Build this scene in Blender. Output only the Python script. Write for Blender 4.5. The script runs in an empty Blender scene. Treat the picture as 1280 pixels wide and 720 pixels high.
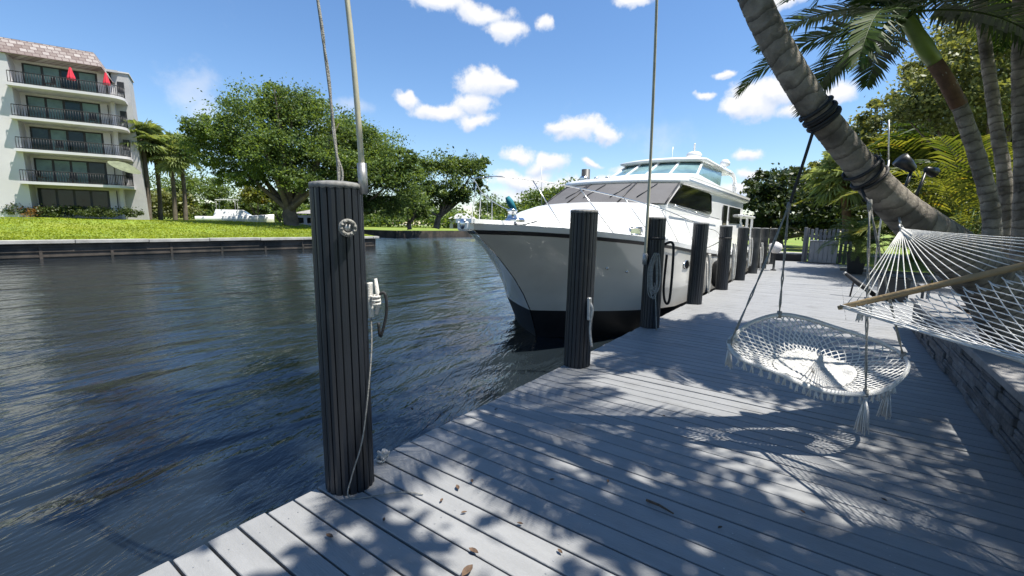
import bpy, math, random
import numpy as np
from mathutils import Vector, Matrix
rng = random.Random(7)
nrg = np.random.default_rng(11)
S = bpy.context.scene
C = S.collection
PI = math.pi
rad = math.radians

# ------------------------------------------------------------------ camera
F = 560.0; CX, CY = 640.0, 360.0
PITCH = math.atan(79/560); YAW = rad(35.4); EYE = 1.5; ROLL = rad(1.03)
cam_d = bpy.data.cameras.new('camera'); cam = bpy.data.objects.new('camera', cam_d); C.objects.link(cam)
cam_d.sensor_width = 36; cam_d.lens = 36*F/1280; cam_d.clip_start = 0.05; cam_d.clip_end = 5000
cam.matrix_world = (Matrix.Translation((0, 0, EYE)) @ Matrix.Rotation(YAW, 4, 'Z')
                    @ Matrix.Rotation(PI/2-PITCH, 4, 'X') @ Matrix.Rotation(ROLL, 4, 'Z'))
S.camera = cam

# surveying helpers: a photo pixel at a known distance or on a known plane gives a world point
def ray(x, y):
    u = (x-CX)/F; v = -(y-CY)/F
    u, v = u*math.cos(ROLL)-v*math.sin(ROLL), u*math.sin(ROLL)+v*math.cos(ROLL)
    cp, sp = math.cos(PITCH), math.sin(PITCH)
    f = cp+v*sp; up = -sp+v*cp
    c, s = math.cos(YAW), math.sin(YAW)
    return Vector((u*c-f*s, u*s+f*c, up))
def onz(x, y, z=0):
    d = ray(x, y); return Vector((0, 0, EYE)) + d*((z-EYE)/d.z)
def onx(x, y, X):
    d = ray(x, y); return Vector((0, 0, EYE)) + d*(X/d.x)
def dep(x, y, D):
    d = ray(x, y); f = -d.x*math.sin(YAW)+d.y*math.cos(YAW)
    return Vector((0, 0, EYE)) + d*(D/f)

# ------------------------------------------------------------------ light
SUN = Vector((0.40, 0.17, 1.0)).normalized()
EL = math.asin(SUN.z); AZ = math.atan2(SUN.x, SUN.y)
sd = bpy.data.lights.new('sun', 'SUN'); sd.energy = 5.0; sd.angle = rad(0.53); sd.color = (1.0, 0.955, 0.88)
so = bpy.data.objects.new('sun', sd); C.objects.link(so)
so.rotation_euler = SUN.to_track_quat('Z', 'Y').to_euler(); so.location = (20, 10, 60)

W = bpy.data.worlds.new('World'); S.world = W; W.use_nodes = True
wn, wl = W.node_tree.nodes, W.node_tree.links
wn.clear()
wo = wn.new('ShaderNodeOutputWorld'); bg = wn.new('ShaderNodeBackground'); bg.inputs[1].default_value = 0.094
wl.new(bg.outputs[0], wo.inputs[0])
sky = wn.new('ShaderNodeTexSky'); sky.sky_type = 'NISHITA'; sky.sun_disc = False
sky.sun_elevation = EL; sky.sun_rotation = AZ; sky.altitude = 0; sky.air_density = 1.1; sky.dust_density = 0.1; sky.ozone_density = 3.6
tc = wn.new('ShaderNodeTexCoord')
def vmath(op, a, b=None):
    n = wn.new('ShaderNodeVectorMath'); n.operation = op
    for i, q in enumerate((a, b)):
        if q is None: continue
        if hasattr(q, 'is_linked'): wl.new(q, n.inputs[i])
        else: n.inputs[i].default_value = q
    return n
def wmath(op, a, b=None, c=None):
    n = wn.new('ShaderNodeMath'); n.operation = op
    for i, q in enumerate((a, b, c)):
        if q is None: continue
        if hasattr(q, 'is_linked'): wl.new(q, n.inputs[i])
        else: n.inputs[i].default_value = q
    return n.outputs[0]
dirn = vmath('NORMALIZE', tc.outputs['Generated']).outputs[0]
def wnoise(scale, detail, rough=0.55):
    n = wn.new('ShaderNodeTexNoise'); n.inputs['Scale'].default_value = scale
    n.inputs['Detail'].default_value = detail; n.inputs['Roughness'].default_value = rough
    wl.new(dirn, n.inputs['Vector']); return n
n1 = wnoise(9, 6)
off = vmath('SCALE', vmath('SUBTRACT', n1.outputs['Color'], (0.5, 0.5, 0.5)).outputs[0]); off.inputs['Scale'].default_value = 0.075
wdir = vmath('ADD', dirn, off.outputs[0]).outputs[0]
# cumulus puffs: photo pixel centre and half sizes
PUFF = [(545,4,46,12),(600,14,44,16),(628,36,26,16),(673,28,14,12),(792,2,26,8),(606,106,38,18),(590,128,30,14),(632,108,26,12),
 (511,124,22,10),(550,136,40,13),(592,149,26,12),(728,160,42,17),(758,166,22,12),(703,158,20,9),(648,190,24,11),(684,203,32,14),
 (650,222,48,15),(741,202,13,6),(786,210,26,14),(690,240,90,18),(775,222,40,10),(945,124,42,26),(915,136,26,14),(975,108,30,20),
 (1040,112,26,15),(1010,132,30,14),(938,194,20,10),(940,216,18,9),(925,238,24,11),(876,122,13,6),(985,6,26,10),(905,90,18,7),(1085,60,30,10)]
dmin = None; dlow = None
for (px, py, rx, ry) in PUFF:
    d = ray(px, py).normalized()
    k = 1/(F*ray(px, py).length/1.0)
    q = d.to_track_quat('Z', 'Y').to_matrix()
    # axes: horizontal right and up around d
    right = d.cross(Vector((0, 0, 1))).normalized(); up = right.cross(d)
    ax, ay = right/(rx*k*.98), up/(ry*k*.98)
    a = vmath('DOT_PRODUCT', wdir, tuple(ax)).outputs['Value']; b = vmath('DOT_PRODUCT', wdir, tuple(ay)).outputs['Value']
    r2 = wmath('ADD', wmath('MULTIPLY', a, a), wmath('MULTIPLY', b, b))
    r1 = wmath('SQRT', r2)
    dmin = r1 if dmin is None else wmath('SMOOTH_MIN', dmin, r1, 0.25)
    bs = wmath('ADD', b, 0.55)
    rl = wmath('SQRT', wmath('ADD', wmath('MULTIPLY', a, a), wmath('MULTIPLY', bs, bs)))
    dlow = rl if dlow is None else wmath('SMOOTH_MIN', dlow, rl, 0.25)
n2 = wnoise(30, 9, 0.62)
edge = wmath('MULTIPLY_ADD', wmath('SUBTRACT', n2.outputs[0], 0.5), 1.5, dmin)
mr = wn.new('ShaderNodeMapRange'); mr.interpolation_type = 'SMOOTHSTEP'
mr.inputs['From Min'].default_value = 1.12; mr.inputs['From Max'].default_value = 0.50
wl.new(edge, mr.inputs['Value'])
# thin wisps and other scattered cumulus all round the sky
n3 = wnoise(3.1, 9, 0.62)
mr3 = wn.new('ShaderNodeMapRange'); mr3.interpolation_type = 'SMOOTHSTEP'
mr3.inputs['From Min'].default_value = 0.60; mr3.inputs['From Max'].default_value = 0.85; mr3.inputs['To Max'].default_value = 0.55
wl.new(n3.outputs[0], mr3.inputs['Value'])
wisps = None
for (px, py, rx, ry) in [(240,112,22,26),(252,140,16,22),(442,136,20,10),(395,150,16,10)]:
    d = ray(px, py).normalized(); k = 1/(F*ray(px, py).length)
    right = d.cross(Vector((0, 0, 1))).normalized(); up = right.cross(d)
    a = vmath('DOT_PRODUCT', wdir, tuple(right/(rx*k*1.3))).outputs['Value']; b = vmath('DOT_PRODUCT', wdir, tuple(up/(ry*k*1.3))).outputs['Value']
    r1 = wmath('SQRT', wmath('ADD', wmath('MULTIPLY', a, a), wmath('MULTIPLY', b, b)))
    wisps = r1 if wisps is None else wmath('MINIMUM', wisps, r1)
mrw = wn.new('ShaderNodeMapRange'); mrw.interpolation_type = 'SMOOTHSTEP'
mrw.inputs['From Min'].default_value = 1.2; mrw.inputs['From Max'].default_value = 0.1; mrw.inputs['To Max'].default_value = 0.42
wl.new(wmath('MULTIPLY_ADD', wmath('SUBTRACT', n2.outputs[0], 0.5), 1.6, wisps), mrw.inputs['Value'])
dens = wmath('MAXIMUM', wmath('MAXIMUM', mr.outputs[0], mrw.outputs[0]), mr3.outputs[0])
dens = wmath('MULTIPLY', dens, 0.97)
cm = wn.new('ShaderNodeMix'); cm.data_type = 'RGBA'
wl.new(dens, cm.inputs['Factor'])
hs = wn.new('ShaderNodeHueSaturation'); hs.inputs['Saturation'].default_value = 1.12; hs.inputs['Value'].default_value = 1.0
wl.new(sky.outputs[0], hs.inputs['Color'])
tint = vmath('MULTIPLY', hs.outputs[0], (1.0, 1.0, 1.05)); wl.new(tint.outputs[0], cm.inputs[6])
cr = wn.new('ShaderNodeMix'); cr.data_type = 'RGBA'; cr.inputs[6].default_value = (4.2, 4.7, 5.7, 1); cr.inputs[7].default_value = (6.1, 6.1, 6.15, 1)  # cloud shading is in the colour: greyer blue bases, whiter tops
mr4 = wn.new('ShaderNodeMapRange'); mr4.inputs['From Min'].default_value = -0.50; mr4.inputs['From Max'].default_value = 0.22
wl.new(wmath('MULTIPLY_ADD', wmath('SUBTRACT', n2.outputs[0], 0.5), 0.9, wmath('SUBTRACT', dlow, dmin)), mr4.inputs['Value']); wl.new(mr4.outputs[0], cr.inputs['Factor'])
wl.new(cr.outputs[2], cm.inputs[7])
wl.new(cm.outputs[2], bg.inputs[0])
W.cycles.sampling_method = 'MANUAL'; W.cycles.sample_map_resolution = 512

S.view_settings.view_transform = 'Standard'; S.view_settings.look = 'None'
S.view_settings.exposure = 0.85; S.view_settings.gamma = 1.0
S.cycles.use_denoising = True
S.cycles.max_bounces = 8; S.cycles.transparent_max_bounces = 12
S.cycles.sample_clamp_indirect = 6

# ------------------------------------------------------------------ materials
def mat(name, color, rough=0.6, var=0.0, vscale=3.0, bump=0.0, bscale=20.0, metal=0.0, spec=0.5, color2=None, vstretch=(1, 1, 1), island=0.0, coat=0.0, dirt=None):
    m = bpy.data.materials.new(name); m.use_nodes = True
    nt = m.node_tree; p = nt.nodes['Principled BSDF']
    p.inputs['Roughness'].default_value = rough; p.inputs['Metallic'].default_value = metal
    p.inputs['Specular IOR Level'].default_value = spec; p.inputs['Coat Weight'].default_value = coat
    p.inputs['Base Color'].default_value = (*color, 1)
    t = nt.nodes.new('ShaderNodeTexCoord')
    mp = nt.nodes.new('ShaderNodeMapping'); mp.inputs['Scale'].default_value = vstretch
    nt.links.new(t.outputs['Object'], mp.inputs['Vector'])
    last = None
    if var > 0 or color2:
        n = nt.nodes.new('ShaderNodeTexNoise'); n.inputs['Scale'].default_value = vscale; n.inputs['Detail'].default_value = 6
        n.inputs['Roughness'].default_value = 0.62
        nt.links.new(mp.outputs[0], n.inputs['Vector'])
        r = nt.nodes.new('ShaderNodeValToRGB')
        c2 = color2 or tuple(max(0, c*(1-var)) for c in color)
        c1 = color if color2 else tuple(min(1, c*(1+var*0.7)) for c in color)
        r.color_ramp.elements[0].position = 0.34; r.color_ramp.elements[1].position = 0.66
        r.color_ramp.elements[0].color = (*c2, 1); r.color_ramp.elements[1].color = (*c1, 1)
        nt.links.new(n.outputs[0], r.inputs[0]); last = r.outputs[0]
    if island > 0:
        g = nt.nodes.new('ShaderNodeNewGeometry')
        mr = nt.nodes.new('ShaderNodeMapRange'); mr.inputs['To Min'].default_value = 1-island; mr.inputs['To Max'].default_value = 1+island
        nt.links.new(g.outputs['Random Per Island'], mr.inputs['Value'])
        mx = nt.nodes.new('ShaderNodeVectorMath'); mx.operation = 'SCALE'
        if last: nt.links.new(last, mx.inputs[0])
        else: mx.inputs[0].default_value = color
        nt.links.new(mr.outputs[0], mx.inputs['Scale']); last = mx.outputs[0]
    if dirt:
        dc, dscale, lo, hi = dirt
        n = nt.nodes.new('ShaderNodeTexNoise'); n.inputs['Scale'].default_value = dscale; n.inputs['Detail'].default_value = 8
        nt.links.new(t.outputs['Object'], n.inputs['Vector'])
        mr = nt.nodes.new('ShaderNodeMapRange'); mr.inputs['From Min'].default_value = lo; mr.inputs['From Max'].default_value = hi
        nt.links.new(n.outputs[0], mr.inputs['Value'])
        mx = nt.nodes.new('ShaderNodeMix'); mx.data_type = 'RGBA'
        nt.links.new(mr.outputs[0], mx.inputs['Factor'])
        if last: nt.links.new(last, mx.inputs[6])
        else: mx.inputs[6].default_value = (*color, 1)
        mx.inputs[7].default_value = (*dc, 1); last = mx.outputs[2]
    if last: nt.links.new(last, p.inputs['Base Color'])
    if bump > 0:
        n = nt.nodes.new('ShaderNodeTexNoise'); n.inputs['Scale'].default_value = bscale; n.inputs['Detail'].default_value = 5
        nt.links.new(mp.outputs[0], n.inputs['Vector'])
        b = nt.nodes.new('ShaderNodeBump'); b.inputs['Strength'].default_value = bump; b.inputs['Distance'].default_value = 0.02
        nt.links.new(n.outputs[0], b.inputs['Height']); nt.links.new(b.outputs[0], p.inputs['Normal'])
    return m

def leafmat(name, dark, light, trans=0.35, scale=0.35, accent=None, rough=0.5):
    m = bpy.data.materials.new(name); m.use_nodes = True
    nt = m.node_tree; nt.nodes.clear()
    out = nt.nodes.new('ShaderNodeOutputMaterial')
    g = nt.nodes.new('ShaderNodeNewGeometry'); t = nt.nodes.new('ShaderNodeTexCoord')
    n = nt.nodes.new('ShaderNodeTexNoise'); n.inputs['Scale'].default_value = scale; n.inputs['Detail'].default_value = 3
    nt.links.new(t.outputs['Object'], n.inputs['Vector'])
    a = nt.nodes.new('ShaderNodeMath'); a.operation = 'MULTIPLY_ADD'; a.inputs[1].default_value = 0.55
    nt.links.new(g.outputs['Random Per Island'], a.inputs[0])
    s = nt.nodes.new('ShaderNodeMath'); s.operation = 'MULTIPLY_ADD'; s.inputs[1].default_value = 1.6; s.inputs[2].default_value = -0.58
    nt.links.new(n.outputs[0], s.inputs[0]); nt.links.new(s.outputs[0], a.inputs[2])
    r = nt.nodes.new('ShaderNodeValToRGB')
    r.color_ramp.elements[0].position = 0.1; r.color_ramp.elements[1].position = 0.85
    r.color_ramp.elements[0].color = (*dark, 1); r.color_ramp.elements[1].color = (*light, 1)
    if accent:
        e = r.color_ramp.elements.new(0.97); e.color = (*accent, 1)
    nt.links.new(a.outputs[0], r.inputs[0])
    p = nt.nodes.new('ShaderNodeBsdfPrincipled'); p.inputs['Roughness'].default_value = rough; p.inputs['Specular IOR Level'].default_value = 0.35
    tr = nt.nodes.new('ShaderNodeBsdfTranslucent'); mx = nt.nodes.new('ShaderNodeMixShader'); mx.inputs[0].default_value = trans
    sc = nt.nodes.new('ShaderNodeVectorMath'); sc.operation = 'MULTIPLY'; sc.inputs[1].default_value = (1.5, 1.35, 0.55)
    nt.links.new(r.outputs[0], p.inputs['Base Color']); nt.links.new(r.outputs[0], sc.inputs[0]); nt.links.new(sc.outputs[0], tr.inputs['Color'])
    nt.links.new(p.outputs[0], mx.inputs[1]); nt.links.new(tr.outputs[0], mx.inputs[2]); nt.links.new(mx.outputs[0], out.inputs[0])
    return m

M = {}
M['deck'] = mat('deck_paint', (0.240, 0.243, 0.243), 0.55, var=0.10, vscale=2.2, bump=0.25, bscale=30, vstretch=(1, 5, 1), island=0.06, dirt=((0.165, 0.163, 0.157), 3.0, 0.58, 0.78))
M['deck_dark'] = mat('deck_underside', (0.05, 0.05, 0.05), 0.8)
M['concrete'] = mat('concrete', (0.34, 0.33, 0.30), 0.85, var=0.25, vscale=1.5, bump=0.4, bscale=18)
M['wet_wall'] = mat('weathered_seawall', (0.062, 0.05, 0.038), 0.75, var=0.5, vscale=1.2, bump=0.5, bscale=8, dirt=((0.02, 0.02, 0.016), 0.7, 0.45, 0.6))
M['grass'] = mat('lawn_grass', (0.16, 0.23, 0.018), 0.8, var=0.35, vscale=0.5, bump=0.6, bscale=30, dirt=((0.21, 0.235, 0.024), 0.16, 0.45, 0.7))
M['soil'] = mat('planter_mulch', (0.075, 0.055, 0.04), 0.9, var=0.5, vscale=9, bump=0.8, bscale=30)
M['wrap'] = mat('piling_wrap', (0.011, 0.0135, 0.018), 0.45, var=0.4, vscale=2.5, bump=0.12, bscale=12, vstretch=(1, 1, 0.3), dirt=((0.045, 0.046, 0.046), 5, 0.60, 0.85))
M['wrap_old'] = mat('piling_wrap_worn', (0.03, 0.032, 0.034), 0.5, var=0.4, vscale=2.5, bump=0.15, bscale=12, vstretch=(1, 1, 0.3), dirt=((0.10, 0.10, 0.095), 3, 0.5, 0.75))
M['cap'] = mat('piling_cap', (0.16, 0.16, 0.155), 0.65, var=0.5, vscale=9, bump=0.3)
M['rope_white'] = mat('white_rope', (0.62, 0.60, 0.55), 0.85, var=0.2, vscale=30, bump=0.6, bscale=160)
M['cotton'] = mat('cotton_cord', (0.68, 0.675, 0.65), 0.9, var=0.12, vscale=25, bump=0.5, bscale=180)
M['rope_grey'] = mat('grey_rope', (0.27, 0.265, 0.24), 0.85, var=0.3, vscale=30, bump=0.6, bscale=160)
M['black'] = mat('black_strap', (0.012, 0.012, 0.013), 0.65, var=0.3, vscale=20, bump=0.3, bscale=90)
M['black_plastic'] = mat('black_plastic', (0.016, 0.018, 0.02), 0.38, var=0.25, vscale=6)
M['steel'] = mat('stainless_steel', (0.62, 0.62, 0.62), 0.22, metal=1.0, var=0.1, vscale=8)
M['galv'] = mat('galvanised', (0.42, 0.42, 0.41), 0.5, metal=0.7, var=0.3, vscale=20)
M['fibre'] = mat('fibreglass_pole', (0.42, 0.40, 0.30), 0.5, var=0.2, vscale=5)
M['gel'] = mat('white_gelcoat', (0.80, 0.80, 0.78), 0.22, var=0.04, vscale=1.2, coat=0.3)
M['hull'] = mat('hull_gelcoat', (0.60, 0.58, 0.53), 0.16, var=0.05, vscale=0.6, coat=0.5, dirt=((0.47, 0.46, 0.42), 0.8, 0.52, 0.8))
M['boot'] = mat('bottom_paint', (0.010, 0.011, 0.013), 0.5, var=0.4, vscale=2)
M['rub'] = mat('black_rubrail', (0.012, 0.012, 0.014), 0.45)
M['cover'] = mat('windshield_mesh_cover', (0.11, 0.107, 0.107), 0.85, var=0.12, vscale=2, bump=0.4, bscale=60)
M['dglass'] = mat('dark_glass', (0.006, 0.007, 0.009), 0.08, spec=0.8, var=0.3, vscale=1)
M['teal'] = mat('tinted_enclosure', (0.16, 0.27, 0.28), 0.12, var=0.3, vscale=1.5, spec=0.7)
M['teak'] = mat('wood_spreader', (0.25, 0.18, 0.09), 0.5, var=0.3, vscale=6, bump=0.3, bscale=40, vstretch=(1, 1, 1), dirt=((0.15, 0.11, 0.06), 5, 0.5, 0.7))
M['stucco'] = mat('white_stucco', (0.60, 0.575, 0.57), 0.85, var=0.08, vscale=0.5, bump=0.3, bscale=15, dirt=((0.44, 0.43, 0.40), 0.25, 0.5, 0.85))
M['stucco_grey'] = mat('grey_stucco', (0.40, 0.395, 0.39), 0.85, var=0.12, vscale=0.6, bump=0.3, bscale=15)
M['glass_dark'] = mat('slider_glass', (0.014, 0.030, 0.026), 0.12, spec=0.35, var=0.6, vscale=0.6)
M['curtain'] = mat('green_tinted_blind', (0.10, 0.17, 0.15), 0.35, var=0.4, vscale=0.8)
M['frame_dark'] = mat('bronze_frame', (0.012, 0.012, 0.012), 0.5)
M['iron'] = mat('black_ironwork', (0.014, 0.014, 0.014), 0.5)
M['red'] = mat('red_canvas', (0.62, 0.025, 0.05), 0.8, var=0.2, vscale=3)
M['olive'] = mat('olive_canvas', (0.15, 0.17, 0.10), 0.85, var=0.3, vscale=2)
M['bark'] = mat('grey_bark', (0.13, 0.105, 0.08), 0.9, var=0.4, vscale=2, bump=0.7, bscale=10)
M['bark_red'] = mat('brown_palm_bark', (0.14, 0.075, 0.045), 0.85, var=0.4, vscale=6, bump=0.5)
M['shaft'] = mat('green_crownshaft', (0.14, 0.20, 0.04), 0.4, var=0.3, vscale=6)
M['picket'] = mat('weathered_grey_wood', (0.20, 0.20, 0.20), 0.8, var=0.25, vscale=3, bump=0.4, vstretch=(6, 6, 1), island=0.12)
M['panel'] = mat('grey_resin', (0.24, 0.25, 0.26), 0.6, var=0.1, vscale=2)
M['kerb'] = mat('bed_edging', (0.16, 0.165, 0.17), 0.8, var=0.2, vscale=3)
M['leaf_litter'] = mat('dry_leaf', (0.10, 0.06, 0.035), 0.8, var=0.5, vscale=30)
M['blue_hull'] = mat('blue_gelcoat', (0.03, 0.09, 0.28), 0.3, var=0.1)
M['teal_canvas'] = mat('teal_canvas', (0.01, 0.16, 0.20), 0.8, var=0.2)
M['roofgrey'] = mat('grey_roof_tile', (0.28, 0.26, 0.24), 0.85, var=0.3, vscale=3)
M['cushion'] = mat('white_crochet', (0.54, 0.535, 0.515), 0.9, var=0.08, vscale=20, bump=1.0, bscale=55)
M['leaf_ficus'] = leafmat('ficus_leaves', (0.042, 0.076, 0.026), (0.19, 0.275, 0.075), 0.45, 0.35)
M['leaf_mid'] = leafmat('mid_green_leaves', (0.036, 0.068, 0.020), (0.17, 0.24, 0.06), 0.4, 0.4)
M['leaf_dark'] = leafmat('dark_green_leaves', (0.012, 0.026, 0.008), (0.065, 0.095, 0.024), 0.25, 0.5)
M['leaf_olive'] = leafmat('olive_leaves', (0.07, 0.09, 0.03), (0.24, 0.26, 0.09), 0.35, 0.5)
M['leaf_yellow'] = leafmat('yellow_green_fronds', (0.05, 0.08, 0.015), (0.22, 0.235, 0.045), 0.4, 0.8, accent=(0.45, 0.28, 0.02))
M['leaf_palm'] = leafmat('palm_leaflets', (0.012, 0.03, 0.006), (0.055, 0.10, 0.015), 0.35, 0.8)
M['leaf_coco'] = leafmat('coconut_leaflets', (0.02, 0.045, 0.008), (0.09, 0.13, 0.02), 0.3, 0.8)
M['leaf_sabal'] = leafmat('sabal_fans', (0.10, 0.145, 0.06), (0.36, 0.43, 0.20), 0.4, 0.8)
M['leaf_hedge'] = leafmat('hedge_leaves', (0.012, 0.03, 0.008), (0.09, 0.12, 0.03), 0.25, 1.0)
M['leaf_rust'] = leafmat('rusty_dead_fronds', (0.10, 0.05, 0.02), (0.30, 0.16, 0.05), 0.4, 0.9)

def trunk_mat():
    m = mat('coconut_trunk', (0.33, 0.29, 0.24), 0.9, var=0.45, vscale=6, bump=0.0, dirt=((0.10, 0.085, 0.07), 3.5, 0.50, 0.70))
    nt = m.node_tree; p = nt.nodes['Principled BSDF']; L = nt.links
    t = nt.nodes.new('ShaderNodeTexCoord'); at = nt.nodes.new('ShaderNodeAttribute'); at.attribute_name = 'along'
    n = nt.nodes.new('ShaderNodeTexNoise'); n.inputs['Scale'].default_value = 26; n.inputs['Detail'].default_value = 9; n.inputs['Roughness'].default_value = 0.75
    L.new(t.outputs['Object'], n.inputs['Vector'])
    n2 = nt.nodes.new('ShaderNodeTexNoise'); n2.inputs['Scale'].default_value = 9; n2.inputs['Detail'].default_value = 4; L.new(t.outputs['Object'], n2.inputs['Vector'])
    def ma(op, x, y, z=None):
        k = nt.nodes.new('ShaderNodeMath'); k.operation = op
        for i, q in enumerate((x, y, z)):
            if q is None: continue
            if hasattr(q, 'is_linked'): L.new(q, k.inputs[i])
            else: k.inputs[i].default_value = q
        return k.outputs[0]
    ph = ma('FRACT', ma('MULTIPLY_ADD', n2.outputs[0], 1.0, ma('DIVIDE', at.outputs['Fac'], 0.098)), None)
    mr = nt.nodes.new('ShaderNodeMapRange'); mr.inputs['From Min'].default_value = 0.30; mr.inputs['From Max'].default_value = 0.02; L.new(ph, mr.inputs['Value'])
    fine_ = ma('MULTIPLY', mr.outputs[0], ma('MULTIPLY_ADD', n.outputs[0], 1.6, -0.1))
    mx = nt.nodes.new('ShaderNodeMix'); mx.data_type = 'RGBA'; mx.inputs[7].default_value = (0.07, 0.06, 0.05, 1)
    src = p.inputs['Base Color'].links[0].from_socket
    L.new(fine_, mx.inputs['Factor']); L.new(src, mx.inputs[6]); L.new(mx.outputs[2], p.inputs['Base Color'])
    h = ma('SUBTRACT', ma('MULTIPLY', n.outputs[0], 1.0), ma('MULTIPLY', mr.outputs[0], 0.5))
    b = nt.nodes.new('ShaderNodeBump'); b.inputs['Strength'].default_value = 1.0; b.inputs['Distance'].default_value = 0.03
    L.new(h, b.inputs['Height']); L.new(b.outputs[0], p.inputs['Normal'])
    return m
M['trunk'] = trunk_mat()

def water_mat():
    m = bpy.data.materials.new('canal_water'); m.use_nodes = True
    nt = m.node_tree; p = nt.nodes['Principled BSDF']
    p.inputs['Base Color'].default_value = (0.010, 0.0145, 0.018, 1); p.inputs['Roughness'].default_value = 0.04
    p.inputs['IOR'].default_value = 1.48; p.inputs['Specular IOR Level'].default_value = 0.5
    t = nt.nodes.new('ShaderNodeTexCoord')
    def nz(scale, detail, stretch, rot, dist=0.0):
        m0 = nt.nodes.new('ShaderNodeMapping'); m0.inputs['Rotation'].default_value = (0, 0, PI/2-rot)
        mp = nt.nodes.new('ShaderNodeMapping'); mp.inputs['Scale'].default_value = stretch
        nt.links.new(t.outputs['Object'], m0.inputs['Vector']); nt.links.new(m0.outputs[0], mp.inputs['Vector'])
        n = nt.nodes.new('ShaderNodeTexNoise'); n.inputs['Scale'].default_value = scale; n.inputs['Detail'].default_value = detail
        n.inputs['Distortion'].default_value = dist; n.inputs['Roughness'].default_value = 0.5
        nt.links.new(mp.outputs[0], n.inputs['Vector']); return n.outputs[0]
    # gentle chop, elongated across the breeze, with finer ripples on top
    a = nz(0.55, 2, (1.5, .55, 1), rad(82), 0.5)
    b = nz(1.9, 3, (1.7, .55, 1), rad(102), 0.8)
    c = nz(6.5, 3, (1.8, .5, 1), rad(118), 0.6); f4 = nz(19, 2, (1.5, .55, 1), rad(108), 0.4)
    big = nz(0.12, 2, (1.6, .6, 1), rad(85))
    def ma(op, x, y, z=None):
        k = nt.nodes.new('ShaderNodeMath'); k.operation = op
        for i, q in enumerate((x, y, z)):
            if q is None: continue
            if hasattr(q, 'is_linked'): nt.links.new(q, k.inputs[i])
            else: k.inputs[i].default_value = q
        return k.outputs[0]
    mr = nt.nodes.new('ShaderNodeMapRange'); mr.inputs['From Min'].default_value = 0.35; mr.inputs['From Max'].default_value = 0.65
    mr.inputs['To Min'].default_value = 0.45; mr.inputs['To Max'].default_value = 1.2
    nt.links.new(big, mr.inputs['Value'])
    h = ma('MULTIPLY', a, 0.20)
    h = ma('MULTIPLY_ADD', b, 0.058, h)
    h2 = ma('MULTIPLY', ma('MULTIPLY_ADD', c, 0.019, ma('MULTIPLY', f4, 0.0058)), mr.outputs[0])
    h = ma('ADD', h, h2)
    bp = nt.nodes.new('ShaderNodeBump'); bp.inputs['Strength'].default_value = 1.0; bp.inputs['Distance'].default_value = 0.6
    nt.links.new(h, bp.inputs['Height']); nt.links.new(bp.outputs[0], p.inputs['Normal'])
    return m
M['water'] = water_mat()

def stone_mat():
    m = mat('stacked_ledgestone', (0.10, 0.102, 0.105), 0.85, var=0.4, vscale=6, bump=0.7, bscale=25, island=0.38)
    return m
M['stone'] = stone_mat()
def tile_mat():
    m = bpy.data.materials.new('mansard_tiles'); m.use_nodes = True
    nt = m.node_tree; p = nt.nodes['Principled BSDF']; p.inputs['Roughness'].default_value = 0.8
    t = nt.nodes.new('ShaderNodeTexCoord'); br = nt.nodes.new('ShaderNodeTexBrick')
    br.inputs['Color1'].default_value = (0.40, 0.355, 0.33, 1); br.inputs['Color2'].default_value = (0.17, 0.125, 0.11, 1)
    br.inputs['Mortar'].default_value = (0.12, 0.08, 0.075, 1)
    br.inputs['Scale'].default_value = 1.0; br.inputs['Brick Width'].default_value = 0.46; br.inputs['Row Height'].default_value = 0.33; br.inputs['Mortar Size'].default_value = 0.03
    nt.links.new(t.outputs['UV'], br.inputs['Vector']); nt.links.new(br.outputs[0], p.inputs['Base Color'])
    return m
M['tiles'] = tile_mat()

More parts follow.
